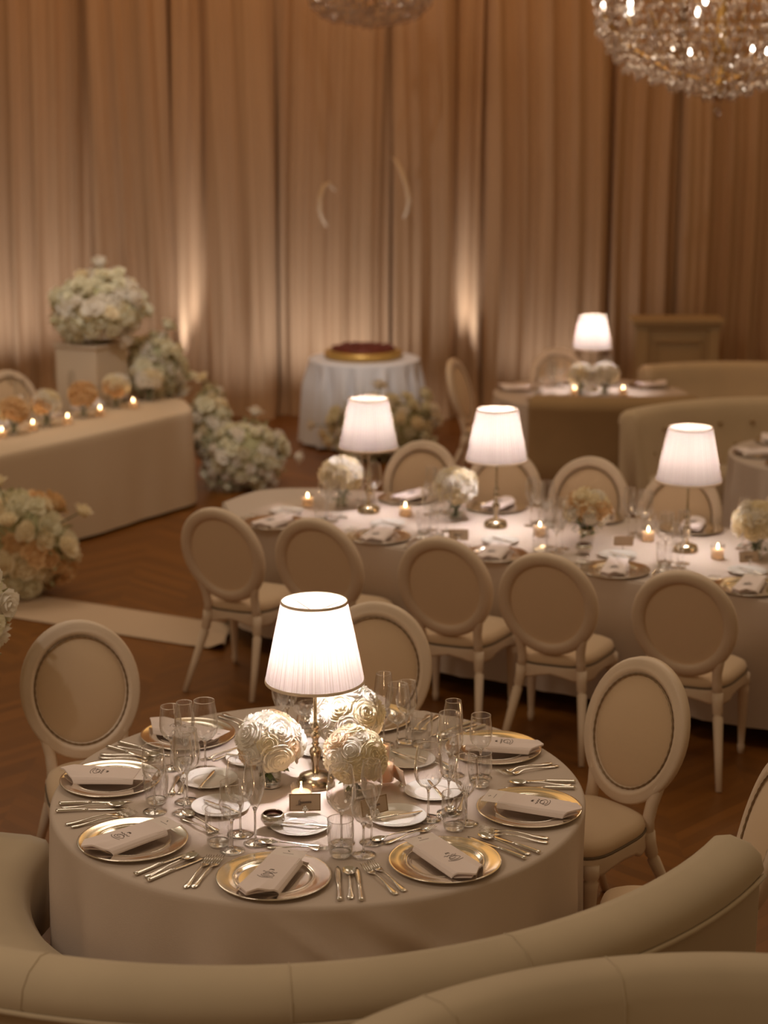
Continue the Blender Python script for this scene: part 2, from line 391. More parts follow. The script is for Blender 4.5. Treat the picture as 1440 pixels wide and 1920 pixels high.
# mantel cabinet at right
t = thing('mantel_cabinet', 'beige panelled mantel cabinet with a cornice against the brown drapes', 'cabinet', (2.80, 17.12, 0))
part('body', box((0, 0, 0.49), (0.76, 0.32, 0.98)), 'mantel', t, False)
mb = MB(); mb.add(*box((0, -0.01, 1.045), (0.88, 0.42, 0.035))); mb.add(*box((0, -0.005, 1.005), (0.82, 0.37, 0.05))); part('cornice', mb, 'mantel', t, False)
for s in (-1, 1): part('pilaster', box((s*0.34, -0.175, 0.49), (0.10, 0.03, 0.97)), 'mantel', t, False)
mb = MB()
for (cx, cz, sx, sz) in ((0, 0.86, 0.46, 0.02), (0, 0.18, 0.46, 0.02), (-0.22, 0.52, 0.02, 0.68), (0.22, 0.52, 0.02, 0.68)): mb.add(*box((cx, -0.172, cz), (sx, 0.024, sz)))
part('panel_moulding', mb, 'mantel', t, False)

# ================================================================== chairs
def rail_plan(k, n=40, back=0.18, front=0.25, d=0.225):
    pts = []
    for i in range(n):
        a = 2*PI*i/n; c, s = math.cos(a), math.sin(a)
        e = 0.55; x = math.copysign(abs(c)**e, c); y = math.copysign(abs(s)**e, s)
        w = back + (front-back)*(y+1)/2
        pts.append((x*w*k, y*d*k))
    return pts
K103 = (3.1-1.03)/(3.1-0.98)     # tops were measured on a plane at 0.98 m, the chairs stand 1.03 m tall
def make_chair():
    t = thing('oval_back_chair', '', 'chair')
    tilt = lambda z: -0.205 - (z-0.45)*0.28
    n = 48; zc, rx, rz = 0.76, 0.219, 0.240
    # oval back frame: moulded ring, modelled as a closed section sweep
    rings = []
    sec = [(-0.033, 0.014), (-0.033, -0.014), (-0.026, -0.024), (-0.008, -0.030), (0.014, -0.026), (0.030, -0.012), (0.032, 0.012), (0.022, 0.026), (0.008, 0.021), (-0.003, 0.030), (-0.016, 0.026), (-0.022, 0.018)]
    for i in range(n):
        a = 2*PI*i/n; c, s = math.cos(a), math.sin(a); r = []
        for (q, w) in sec:
            z = zc + (rz+q)*s; x = (rx+q)*c*(1 - 0.04*(1-s)*0.5); r.append((x, tilt(z)+w, z))
        rings.append(r)
    part('back_frame', loft(rings, False, True), 'paint', t)
    def disc(off, puff, k=0.985):
        def fn(u, v):
            a = 2*PI*u; rr = v; z = zc + (rz-0.022)*k*rr*math.sin(a); x = (rx-0.022)*k*rr*math.cos(a)
            return (x, tilt(z)+off+puff*(1-rr**2.6), z)
        return grid(fn, 40, 8, True)
    bc = part('back_cushion', disc(0.010, 0.030), 'uphol', t)
    part('back_panel', disc(-0.008, -0.006), 'uphol_back', t)
    pts = [((rx-0.030)*math.cos(2*PI*i/90), tilt(zc+(rz-0.030)*math.sin(2*PI*i/90))+0.021, zc+(rz-0.030)*math.sin(2*PI*i/90)) for i in range(90)]
    part('nailhead_trim', tube(pts, [0.0045 if i % 2 else 0.0026 for i in range(90)], 6, True), 'nail', bc)
    # rear posts: from the oval down to the seat, then the splayed rear legs
    for s in (-1, 1):
        p = [(s*0.172, tilt(0.62), 0.62), (s*0.158, tilt(0.57), 0.57), (s*0.148, tilt(0.52), 0.52), (s*0.146, -0.208, 0.46), (s*0.150, -0.205, 0.40)]
        part('back_post', tube(p, [0.020, 0.023, 0.024, 0.024, 0.025], 8), 'paint', t)
        p = [(s*0.150, -0.205, 0.42), (s*0.153, -0.212, 0.37), (s*0.158, -0.222, 0.325), (s*0.159, -0.225, 0.315), (s*0.161, -0.228, 0.305), (s*0.184, -0.300, 0.15), (s*0.206, -0.375, 0.0)]
        part('leg', tube(p, [0.027, 0.026, 0.025, 0.018, 0.025, 0.020, 0.015], 8), 'paint', t)
        p = [(s*0.205, 0.165, 0.41), (s*0.207, 0.167, 0.365), (s*0.208, 0.168, 0.35), (s*0.208, 0.168, 0.34), (s*0.208, 0.17, 0.31), (s*0.208, 0.172, 0.1), (s*0.208, 0.174, 0.05), (s*0.208, 0.174, 0.04), (s*0.208, 0.174, 0.0)]
        part('leg', tube(p, [0.032, 0.032, 0.022, 0.030, 0.027, 0.018, 0.015, 0.019, 0.015], 10), 'paint', t)
    # seat rail with serpentine lower edge
    R = rail_plan(1.0); rr = []
    for z, k in ((0.372, 0.93), (0.372, 1.0), (0.385, 1.015), (0.405, 1.0), (0.425, 1.012), (0.435, 0.99), (0.435, 0.90)):
        pts = rail_plan(k); ring = []
        for (x, y) in pts:
            low = 0.018*math.cos(x/0.25*PI*1.5)*(1 if z < 0.39 else 0) if abs(y) > 0.1 else 0.010*math.cos(y/0.22*PI)*(1 if z < 0.39 else 0)
            ring.append((x, y, z+low))
        rr.append(ring)
    part('seat_rail', loft(rr, False), 'paint', t)
    rr = []
    for z, k in ((0.425, 0.93), (0.437, 0.985), (0.455, 1.0), (0.475, 0.97), (0.490, 0.86), (0.499, 0.62), (0.503, 0.3), (0.504, 0.03)):
        rr.append([(x, y, z) for x, y in rail_plan(k)])
    se = part('seat', loft(rr, True), 'uphol', t)
    part('seat_trim', tube([(x, y, 0.437) for x, y in rail_plan(1.0, 40)], 0.005, 6, True), 'gimp', se)
    return t
def chair_at(top, face, label, group, back=0.367):
    top = (top[0]*K103, top[1]*K103)
    fx, fy = face; l = math.hypot(fx, fy); fx, fy = fx/l, fy/l
    place('chair', make_chair, (top[0]+fx*back, top[1]+fy*back, 0), math.atan2(-fx, fy), label, group)
RC = (-0.227, 5.858)
def round_chair(px, py, face, label):
    chair_at(at(px, py, 0.98), face, label, 'chairs around the near round table')
round_chair(138, 1163, (0.42, -1), 'ivory oval-back chair with nailhead trim at near round table, left one')
round_chair(705, 1128, (-0.10, -1), 'ivory oval-back chair partly hidden behind the near pleated lamp')
round_chair(1222, 1234, (-0.76, -0.65), 'ivory oval-back chair right of near round table, seat cushion in full view')
round_chair(1482, 1424, (-0.96, 0.06), 'ivory oval-back chair cut off by the right frame edge behind sofa end')
front_tops = [((-0.89, 9.30), (0.42, 0.9)), ((-0.36, 9.06), (0.40, 0.92)), ((0.29, 8.65), (0.36, 0.93)), ((0.78, 8.33), (0.36, 0.93)), ((1.39, 8.00), (0.36, 0.93)), ((2.07, 7.72), (0.4, 0.9))]
ordn = ['first', 'second', 'third', 'fourth', 'fifth', 'sixth']
for i, (tp, fc) in enumerate(front_tops):
    chair_at(tp, fc, 'ivory oval-back chair seen from behind, %s from left on long table near side' % ordn[i], 'near-side chairs of the long table', 0.34)
back_tops = [((0.26, 11.21), (-0.32, -0.95)), ((0.76, 10.92), (-0.32, -0.95)), ((1.27, 10.68), (-0.35, -0.93)), ((1.77, 10.32), (-0.38, -0.92)), ((2.42, 10.02), (-0.38, -0.92))]
for i, (tp, fc) in enumerate(back_tops):
    chair_at(tp, fc, 'ivory oval-back chair facing the camera, %s from left on long table far side' % ordn[i], 'far-side chairs of the long table')
FT = (1.70, 14.55)
chair_at((0.57, 14.92), (1.0, -0.35), 'oval-back chair seen side-on at left of the far lamp table', 'chairs at the far lamp table')
chair_at((1.52, 15.50), (0.05, -1.0), 'oval-back chair behind the glasses of the far lamp table', 'chairs at the far lamp table', 0.3)
chair_at((-3.05, 14.25), (0.6, -0.7), 'oval-back chair behind head table at the left frame edge', None)

# ================================================================== sofas
def sofa(name, label, c, rin, rout, a0, a1, H, mat, seat_c=None, seat_r=1.0, seat_a=None, piping=True, seams=(), buttons=0, pipe_mat=None, slope=0.10):
    t = thing(name, label, 'sofa', (c[0], c[1], 0)); n = int(abs(a1-a0)/3)+2
    sec = [(rin-0.02, 0.10), (rin-slope*0.2, 0.45), (rin+0.02, 0.62), (rin+0.05, H-0.14), (rin+0.055, H-0.06), (rin+0.085, H-0.012), (rin+0.13, H),
           (rout-0.05, H-0.014), (rout-0.012, H-0.045), (rout, H-0.09), (rout-0.012, H-0.115), (rout-0.015, 0.45), (rout-0.03, 0.08)]
    rm = (rin+rout)/2; rings = []
    A = [a0+(a1-a0)*i/n for i in range(n+1)]
    dirn = 1 if a1 > a0 else -1
    caps = [(0.055, 0.55), (0.045, 0.80), (0.02, 0.96)]
    seq = [(a0-dirn*math.degrees(d/rm), k) for d, k in caps] + [(a, 1.0) for a in A] + [(a1+dirn*math.degrees(d/rm), k) for d, k in reversed(caps)]
    for a, k in seq:
        ar = math.radians(a); ring = []
        for r, z in sec:
            r2 = rm + (r-rm)*k; z2 = z if z < 0.3 else z - (1-k)*0.10*(z/H)
            ring.append((r2*math.cos(ar), r2*math.sin(ar), z2))
        rings.append(ring)
    part('backrest', loft(rings, True), mat, t)
    if piping:
        pts = [((rout+0.003)*math.cos(math.radians(a)), (rout+0.003)*math.sin(math.radians(a)), H-0.105) for a in A]
        part('piping', tube(pts, 0.008, 8), pipe_mat or mat, t)
    for a in seams:
        ar = math.radians(a); pts = [(r*math.cos(ar)*1.0, r*math.sin(ar), z+0.001) for r, z in sec[1:11]]
        part('seam', tube(pts, 0.0022, 6), mat, t)
    # seat
    sc = seat_c or c; sa = seat_a or (a0, a1); ns = int(abs(sa[1]-sa[0])/4)+2; rings = []
    ox, oy = sc[0]-c[0], sc[1]-c[1]
    for i in range(ns+1):
        ar = math.radians(sa[0]+(sa[1]-sa[0])*i/ns); ux, uy = math.cos(ar), math.sin(ar)
        b = ox*ux+oy*uy; R = -b + math.sqrt(max(0, b*b - (ox*ox+oy*oy) + (rin+0.03)**2))   # reach out to the backrest
        ring = []
        for r, z in ((seat_r+0.03, 0.12), (seat_r+0.01, 0.30), (seat_r, 0.42), (seat_r+0.03, 0.465), (seat_r+0.09, 0.478), (R-0.05, 0.478), (R, 0.46), (R, 0.12)):
            ring.append((ox+r*ux, oy+r*uy, z))
        rings.append(ring)
    part('seat', loft(rings, True), mat, t)
    if buttons:
        for j, zz in ((0, 0.62), (1, 0.78)):
            for i in range(buttons):
                a = math.radians(a0 + (a1-a0)*(i+0.5+0.5*j)/(buttons+0.5)); rr = rin+0.03
                part('button', MB().add(*lathe([(0, 0.014), (0.016, 0.010), (0.022, 0), (0.016, -0.01), (0, -0.014)], 10)).xf(T(rr*math.cos(a), rr*math.sin(a), zz)), 'velvet_dark', t)
    return t
sofa('booth_sofa', 'long curved beige velvet booth sofa wrapping the near round table', (-0.42, 5.9), 1.555, 1.80, -29.5, -196, 0.92, 'velvet',
     seat_c=RC, seat_r=1.005, seat_a=(-38, -193), seams=(-63, -84, -106.5, -130))
sofa('booth_sofa', 'curved beige velvet sofa back filling the bottom right foreground', (0.84, 2.87), 1.12, 1.38, 170, 25, 0.99, 'velvet', seat_r=0.75, seams=(124, 102, 78, 58), piping=False)
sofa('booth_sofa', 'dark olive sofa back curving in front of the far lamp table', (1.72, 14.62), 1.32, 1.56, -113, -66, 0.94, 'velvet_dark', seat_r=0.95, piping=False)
sofa('booth_sofa', 'tufted beige booth sofa around the table at the right edge', (2.95, 11.65), 1.36, 1.60, 142, 62, 0.95, 'velvet_grey', seat_r=1.11, seams=(), buttons=7)
sofa('booth_sofa', 'plain grey-beige sofa beneath the mantel cabinet in the far corner', (3.05, 14.10), 1.30, 1.56, 122, 60, 0.87, 'velvet_grey', seat_r=0.95, seat_a=(112, 62), piping=False)

# ================================================================== tables with cloths
def round_table(c, R, H, label_t, label_c, folds=11, amp=0.018, seed=1, swirl=False, mat='linen', flare=0.03, hem=0.03):
    t = thing('round_table', label_t, 'table', (c[0], c[1], 0))
    part('tabletop', lathe([(0, H-0.03), (R-0.02, H-0.03), (R-0.02, H-0.006), (0, H-0.006)], 48), 'plinth', t)
    part('pedestal', lathe([(0, 0), (0.30, 0), (0.30, 0.03), (0.06, 0.06), (0.05, 0.5), (0.09, H-0.04), (0, H-0.03)], 20), 'plinth', t)
    r = random.Random(seed); ph = [r.uniform(0, 6) for _ in range(5)]
    def fn(u, v):
        a = 2*PI*u
        if v < 0.3:
            rr = R*(v/0.3)*0.985; return (c[0]+rr*math.cos(a), c[1]+rr*math.sin(a), H)
        if v < 0.45:
            q = (v-0.3)/0.15*PI/2; e = 0.016
            return (c[0]+(R-e+e*math.sin(q))*math.cos(a), c[1]+(R-e+e*math.sin(q))*math.sin(a), H-e+e*math.cos(q))
        q = (v-0.45)/0.55; z = (H-0.016)*(1-q)+hem*q
        f = amp*min(1, q*3.2)*(math.sin(folds*a+ph[0]) + 0.6*math.sin((folds*1.7//1)*a+ph[1]) + 0.4*math.sin(3*a+ph[2]))
        rr = R + flare*q + f
        if swirl:      # pushed in where the chair seats reach under the table
            for ac in (98, 22):
                dd = abs((math.degrees(a)-ac+180) % 360 - 180); rr -= 0.13*math.exp(-(dd/13)**4)*max(0, min(1, (0.60-z)/0.10))
        if swirl:
            d = (a if a < PI else a-2*PI) - math.radians(-78+55*q)
            rr += 0.045*math.exp(-(d/0.05)**2)*min(1, q*3.5) - 0.03*math.exp(-((d+0.13)/0.06)**2)*min(1, q*5)
            d2 = (a if a < PI else a-2*PI) - math.radians(-98+60*q)
            rr += 0.030*math.exp(-(d2/0.04)**2)*min(1, q*4)
        return (c[0]+rr*math.cos(a), c[1]+rr*math.sin(a), z)
    o = part('tablecloth', grid(fn, 288, 48, True), mat); tag(o, label_c, 'tablecloth')
round_table(RC, 0.926, 0.75, 'near round dining table under a floor-length cloth', 'floor-length ivory cloth draped over the near round table', swirl=True, folds=13, amp=0.013, flare=0.012)
round_table(FT, 0.80, 0.75, 'far round table under cloth, with a single lamp on it', 'ivory cloth on the far round lamp table', folds=15, amp=0.02, seed=3)
round_table((3.10, 11.90), 0.75, 0.75, 'round table at the right edge inside the tufted sofa', 'ivory cloth on the table inside the tufted sofa', folds=15, amp=0.02, seed=4)
round_table((-0.18, 16.3), 0.51, 0.79, 'small round cake table before the drapes', 'gathered bluish white tulle cloth on the small cake table', folds=17, amp=0.03, seed=5, mat='tulle', flare=0.06)

def catmull(P, n):
    out = []
    m = len(P)
    for i in range(m-1):
        p0, p1, p2, p3 = P[max(i-1, 0)], P[i], P[i+1], P[min(i+2, m-1)]
        for k in range(n):
            t = k/n
            out.append(tuple(0.5*((2*p1[j]) + (-p0[j]+p2[j])*t + (2*p0[j]-5*p1[j]+4*p2[j]-p3[j])*t*t + (-p0[j]+3*p1[j]-3*p2[j]+p3[j])*t**3) for j in range(2)))
    out.append(P[-1]); return out
def outline_cloth(P, H, label, mat, hem=0.03, amp=0.012, k=2.1, nz=14, sub=12):
    """closed outline P (counter-clockwise), a top face fan plus a hanging skirt"""
    Q = catmull(P + [P[0]], sub)[:-1]; n = len(Q); cx = sum(p[0] for p in Q)/n; cy = sum(p[1] for p in Q)/n
    L = [0]
    for i in range(n): L.append(L[-1]+math.dist(Q[i], Q[(i+1) % n]))
    tot = L[-1]; kk = round(tot*k)
    mb = MB(); rings = []
    def norm(i):
        a, b = Q[i-1], Q[(i+1) % n]; dx, dy = b[0]-a[0], b[1]-a[1]; l = math.hypot(dx, dy) or 1; return dy/l, -dx/l
    e = 0.014
    top = [(p[0]-norm(i)[0]*e, p[1]-norm(i)[1]*e, H) for i, p in enumerate(Q)]
    rings.append(top)
    for q in (0.5, 1.0):
        rings.append([(Q[i][0]-norm(i)[0]*e*(1-math.sin(q*PI/2)), Q[i][1]-norm(i)[1]*e*(1-math.sin(q*PI/2)), H-e+e*math.cos(q*PI/2)) for i in range(n)])
    for j in range(1, nz+1):
        q = j/nz; ring = []
        for i in range(n):
            s = L[i]/tot*2*PI; off = 0.02*q + amp*min(1, q*1.5)*(math.sin(kk*s)+0.7*math.sin((kk*2+3)*s+1)+0.5*math.sin((kk//2)*s+2)); nx, ny = norm(i)
            ring.append((Q[i][0]+nx*off, Q[i][1]+ny*off, (H-e)*(1-q)+hem*q))
        rings.append(ring)
    v, f = loft(rings, False); mb.add(v, f)
    mb.f.append(tuple(range(n)))
    me = mb.mesh('tablecloth', M_[mat]); o = bpy.data.objects.new('tablecloth', me); COL.objects.link(o)
    me.polygons[len(me.polygons)-1].use_smooth = False
    tag(o, label, 'tablecloth'); return Q
LONG = [(-0.97, 10.45), (-0.88, 10.10), (-0.55, 9.72), (0.0, 9.36), (0.64, 9.00), (1.16, 8.68), (1.86, 8.28), (2.9, 7.75), (3.5, 7.9), (3.75, 8.5), (3.5, 9.1), (2.8, 9.42), (2.13, 9.70), (1.47, 10.02), (0.88, 10.34), (0.19, 10.66), (-0.35, 10.84), (-0.75, 10.80)]
t = thing('long_table', 'long curved banquet table hidden beneath a pale cloth', 'table', (1.2, 9.4, 0))
part('tabletop', MB().add(*loft([[(p[0]*0.96+0.05-1.2, p[1]*0.96+0.38-9.4, z) for p in LONG] for z in (0.71, 0.735)], True)), 'plinth', t, False)
for x, y in ((-1.6, 0.9), (-0.9, 0.2), (0.1, 0.3), (1.3, -0.9), (1.5, 0.0)): part('leg', tube([(x, y, 0), (x, y, 0.71)], 0.03, 10), 'plinth', t)
outline_cloth(LONG, 0.75, 'pale cloth covering the long banquet table with three lamps', 'linen', hem=0.10)
HEAD = [(-4.0, 10.1), (-3.3, 10.8), (-2.61, 11.85), (-2.03, 12.74), (-1.62, 13.42), (-1.50, 13.62), (-1.50, 13.78), (-1.60, 14.18), (-1.72, 14.28), (-1.95, 14.20), (-2.6, 13.35), (-3.4, 12.3), (-4.6, 11.3), (-4.7, 10.9)]
t = thing('head_table', 'straight head table under a brown-beige cloth at left', 'table', (-2.6, 12.3, 0))
part('tabletop', loft([[((p[0]+2.6)*0.95, (p[1]-12.3)*0.95, z) for p in HEAD] for z in (0.71, 0.735)], True), 'plinth', t, False)
for x, y in ((-1.2, -1.0), (0, 0), (0.7, 1.4)): part('leg', tube([(x, y, 0), (x, y, 0.71)], 0.03, 10), 'plinth', t)
outline_cloth(HEAD, 0.75, 'floor-length beige cloth on the head table at left', 'linen_head', hem=0.025, amp=0.006, k=1.3)

# ================================================================== lamps
def make_lamp():
    t = thing('table_lamp', '', 'lamp')
    part('base', lathe([(0, 0), (0.066, 0), (0.068, 0.006), (0.064, 0.012), (0.066, 0.020), (0.060, 0.026), (0.058, 0.034), (0.040, 0.042), (0.022, 0.048), (0, 0.05)], 32), 'brass', t)
    part('stem', lathe([(0.016, 0.045), (0.012, 0.06), (0.011, 0.08), (0.018, 0.10), (0.022, 0.125), (0.018, 0.135), (0.010, 0.14), (0.010, 0.148), (0.014, 0.152), (0.010, 0.158), (0.011, 0.17), (0.017, 0.178), (0.018, 0.186), (0.012, 0.194), (0.009, 0.200), (0.014, 0.208), (0.016, 0.216), (0.010, 0.226), (0.0065, 0.235), (0.0065, 0.46), (0.014, 0.465), (0.014, 0.50), (0, 0.50)], 20), 'brass', t)
    n = 240
    def fn(u, v):
        a = 2*PI*u; r = 0.172 + (0.114-0.172)*v; r += 0.0018*math.sin(a*60)*(0.5+0.5*math.sin(PI*v)); return (r*math.cos(a), r*math.sin(a), 0.385+0.285*v)
    sh = part('lampshade', grid(fn, n, 6, True), 'shade', t)
    part('shade_trim', lathe([(0.1715, 0.381), (0.1745, 0.381), (0.1735, 0.391), (0.1705, 0.391), (0.1715, 0.381)], 60), 'trim', sh)
    part('shade_trim', lathe([(0.113, 0.665), (0.1165, 0.665), (0.1155, 0.673), (0.112, 0.673), (0.113, 0.665)], 60), 'trim', sh)
    mb = MB()
    for k in range(3):
        a = 2*PI*k/3+0.5; mb.add(*tube([(0, 0, 0.63), (0.05*math.cos(a), 0.05*math.sin(a), 0.645), (0.112*math.cos(a), 0.112*math.sin(a), 0.665)], 0.0013, 6))
    mb.add(*tube([(0, 0, 0.60), (0, 0, 0.64)], 0.002, 6)); part('shade_fitter', mb, 'brass', sh)
    part('bulb', lathe([(0, 0.50), (0.012, 0.505), (0.024, 0.53), (0.026, 0.55), (0.018, 0.572), (0, 0.58)], 16), 'bulb', t)
    return t
def lamp(x, y, label, e, h=None, s=1.0):
    place('lamp', make_lamp, (x, y, 0.752), rnd.uniform(0, 6), label, 'lit table lamps with pleated shades', scale=s)
    lamp_light('lamp_glow', 'POINT', (x, y, 0.752+0.54*s), e, (1.0, 0.90, 0.85), shadow_soft_size=0.03)
lamp(-0.24, 5.91, 'lit table lamp with white pleated shade on the near round table', 100)
lamp(-0.09, 10.17, 'lit pleated table lamp on the long table, leftmost of its three', 50)
lamp(0.63, 9.80, 'lit pleated table lamp on the long table, middle of its three', 62)
lamp(1.61, 9.24, 'lit pleated table lamp on the long table, rightmost of its three', 50)
lamp(1.71, 14.6, 'lit pleated table lamp on the far round table', 45, s=0.93)

# ================================================================== tableware
def two(name, cat, bowl, stem, foot_r):
    t = thing(name, '', cat)
    bw = part('bowl', lathe(bowl, 28), 'glassthin', t)
    rt, zt = bowl[-1]
    part('rim', tube([(rt*math.cos(2*PI*i/28), rt*math.sin(2*PI*i/28), zt) for i in range(28)], 0.0011, 6, True), 'glass', bw)
    part('stem', lathe(stem, 14), 'glass', t)
    part('foot', lathe([(0.004, 0.006), (0.012, 0.004), (foot_r*0.7, 0.002), (foot_r, 0.0015), (foot_r, 0.0003), (0.0, 0.0003)], 28), 'glassthin', t)
    return t
def red_glass(): return two('red_wine_glass', 'glass', [(0.002, 0.112), (0.014, 0.114), (0.030, 0.124), (0.043, 0.142), (0.0485, 0.162), (0.048, 0.185), (0.0435, 0.225), (0.0375, 0.262)], [(0.012, 0.001), (0.006, 0.006), (0.0038, 0.016), (0.0034, 0.09), (0.005, 0.105), (0.011, 0.113), (0.0, 0.116)], 0.044)
def white_glass(): return two('white_wine_glass', 'glass', [(0.002, 0.108), (0.012, 0.111), (0.027, 0.123), (0.038, 0.145), (0.0405, 0.165), (0.039, 0.195), (0.0345, 0.235)], [(0.012, 0.001), (0.006, 0.006), (0.0036, 0.016), (0.0032, 0.085), (0.005, 0.10), (0.010, 0.109), (0.0, 0.112)], 0.041)
def flute_glass(): return two('champagne_flute', 'glass', [(0.002, 0.115), (0.008, 0.120), (0.019, 0.145), (0.031, 0.178), (0.0355, 0.200), (0.0355, 0.220), (0.0325, 0.250), (0.028, 0.280)], [(0.011, 0.001), (0.005, 0.007), (0.0034, 0.016), (0.0032, 0.10), (0.0045, 0.112), (0.008, 0.122), (0.0, 0.128)], 0.040)
def tumbler_glass():
    t = thing('water_tumbler', '', 'glass')
    bw = part('bowl', lathe([(0.0, 0.0005), (0.030, 0.0005), (0.0345, 0.004), (0.0385, 0.022), (0.0425, 0.06), (0.0435, 0.085), (0.0415, 0.125)], 28), 'glassthin', t)
    part('thick_base', lathe([(0, 0.001), (0.029, 0.001), (0.034, 0.006), (0.036, 0.014), (0.030, 0.013), (0, 0.010)], 24), 'glass', t)
    part('rim', tube([(0.0415*math.cos(2*PI*i/28), 0.0415*math.sin(2*PI*i/28), 0.125) for i in range(28)], 0.0011, 6, True), 'glass', bw)
    return t
def charger_plate():
    t = thing('charger_plate', '', 'plate')
    part('rim', lathe([(0.118, 0.004), (0.124, 0.010), (0.128, 0.0115), (0.150, 0.012), (0.172, 0.0145), (0.177, 0.0155), (0.179, 0.0145), (0.179, 0.0125), (0.172, 0.011), (0.13, 0.0095)], 72), 'charger', t)
    part('well', lathe([(0.0, 0.0035), (0.107, 0.0035), (0.114, 0.0045), (0.119, 0.009), (0.1235, 0.0105), (0.126, 0.009), (0.118, 0.001), (0, 0.0005)], 72), 'charger', t)
    return t
def bread_plate():
    t = thing('bread_plate', '', 'plate')
    part('rim', lathe([(0.058, 0.004), (0.066, 0.0068), (0.088, 0.0125), (0.0905, 0.0128), (0.0905, 0.0115), (0.066, 0.0035), (0.056, 0.001)], 48), 'china', t)
    part('well', lathe([(0, 0.003), (0.048, 0.003), (0.058, 0.004), (0.059, 0.002), (0.045, 0.0), (0, 0.0)], 40), 'china', t)
    return t
def bar(sections, n=10):    # sections: (y, half width, half thickness, z)
    return loft([[(x, y, z+zz) for x, zz in [(w*math.cos(2*PI*i/n), h*math.sin(2*PI*i/n)) for i in range(n)]] for (y, w, h, z) in sections], True)
def fork():
    t = thing('fork', '', 'fork')
    part('handle', bar([(-0.108, 0.004, 0.001, 0.003), (-0.105, 0.0085, 0.0018, 0.003), (-0.09, 0.0105, 0.002, 0.003), (-0.06, 0.0065, 0.002, 0.004), (-0.02, 0.0032, 0.0022, 0.008), (0.02, 0.0030, 0.0022, 0.009), (0.036, 0.0062, 0.0016, 0.006), (0.046, 0.0115, 0.0014, 0.0035), (0.055, 0.0128, 0.0013, 0.003), (0.062, 0.0128, 0.0012, 0.0035)]), 'silver', t)
    mb = MB()
    for k in range(4):
        x = -0.0105+k*0.007; mb.add(*MB().add(*bar([(0.060, 0.0022, 0.0012, 0.0035), (0.085, 0.0019, 0.0011, 0.0065), (0.104, 0.0010, 0.0007, 0.0105)], 6)).xf(T(x, 0, 0)).v_f())
    part('tines', mb, 'silver', t); return t
MB.v_f = lambda s: (s.v, s.f)
def knife():
    t = thing('knife', '', 'knife')
    part('handle', bar([(-0.126, 0.006, 0.003, 0.006), (-0.124, 0.0098, 0.0052, 0.006), (-0.115, 0.0092, 0.005, 0.006), (-0.06, 0.0078, 0.0048, 0.006), (-0.026, 0.0062, 0.0044, 0.006), (-0.023, 0.0076, 0.005, 0.006), (-0.018, 0.0055, 0.004, 0.006)], 12), 'silver', t)
    part('blade', bar([(-0.020, 0.0045, 0.0026, 0.006), (-0.008, 0.0075, 0.0011, 0.0055), (0.03, 0.0090, 0.001, 0.004), (0.08, 0.0092, 0.001, 0.003), (0.105, 0.0075, 0.0009, 0.003), (0.122, 0.0022, 0.0006, 0.003)], 8), 'silver', t)
    return t
def spoon():
    t = thing('spoon', '', 'spoon')
    part('handle', bar([(-0.100, 0.004, 0.001, 0.003), (-0.097, 0.0085, 0.0018, 0.003), (-0.082, 0.0100, 0.002, 0.003), (-0.05, 0.0058, 0.002, 0.004), (-0.01, 0.0030, 0.0022, 0.008), (0.03, 0.0030, 0.0022, 0.010), (0.048, 0.0050, 0.0018, 0.009)]), 'silver', t)
    def fn(u, v):
        a = 2*PI*u; k = v; return (0.0195*k*math.cos(a)*(1+0.10*math.sin(a)), 0.073+0.029*k*math.sin(a), 0.0015+0.0095*k**2.4)
    mb = MB(); mb.add(*grid(fn, 24, 7, True)); n = 24
    def fo(u, v):
        a = 2*PI*u; k = 1.03*v; return (0.0195*k*math.cos(a)*(1+0.10*math.sin(a)), 0.073+0.029*k*math.sin(a), 0.0005+0.0095*k**2.4)
    mb.add(*grid(fo, 24, 7, True)); part('bowl', mb, 'silver', t); return t
def napkin():
    t = thing('folded_napkin', '', 'napkin')
    def fn(u, v):
        x = (u-0.5)*(0.104+0.012*(1-v)); yb = -0.165+0.055*abs(u-0.42)/0.5; y = yb+(0.085-yb)*v
        edge = min(u, 1-u); z = 0.012*min(1, (edge/0.10))**0.5 + 0.006*math.sin(u*3.3+0.4)*(1-v)**2 + 0.007*max(0, 1-abs(u-0.62)/0.2)*(1-v)**3 + 0.004*v
        return (x, y, 0.0165+z)
    part('top_fold', thick(fn, 0.005, 30, 24), 'napkin', t, False)
    def f2(u, v):
        x = (u-0.5)*0.100; yb = -0.155+0.05*abs(u-0.35)/0.5; y = yb+(0.08-yb)*v; return (x, y, 0.0165+0.006*math.sin(PI*u))
    part('under_fold', thick(f2, 0.003, 12, 8), 'napkin', t, False)
    # grey printed crest: looping flourish with a small bow and base line
    mb = MB(); 
    def stroke(P, w=0.0008):
        pts = []
        for x, y in P:
            u = x/0.108+0.5; v = (y+0.15)/0.235; pts.append((x, y, fn(u, v)[2]+0.0006))
        mb.add(*tube(pts, w, 4))
    stroke([(0.020*math.cos(a)*(0.9+0.1*math.cos(3*a)), -0.045+0.011*math.sin(a)) for a in [i*0.35 for i in range(-9, 7)]])
    stroke([(0.013*math.cos(a), -0.040+0.007*math.sin(a*1.0+0.4)) for a in [i*0.4 for i in range(0, 14)]])
    stroke([(-0.020+0.04*k/12, -0.026+0.003*math.sin(k*1.7)) for k in range(13)])
    stroke([(-0.006+0.012*k/8, -0.015+0.009*abs(math.sin(k*1.2))) for k in range(9)])
    stroke([(0.026*math.cos(a), -0.050+0.013*math.sin(a)) for a in [PI+0.3+i*0.25 for i in range(0, 10)]])
    part('grey_crest', mb, 'ink', t, label='grey printed crest'); return t
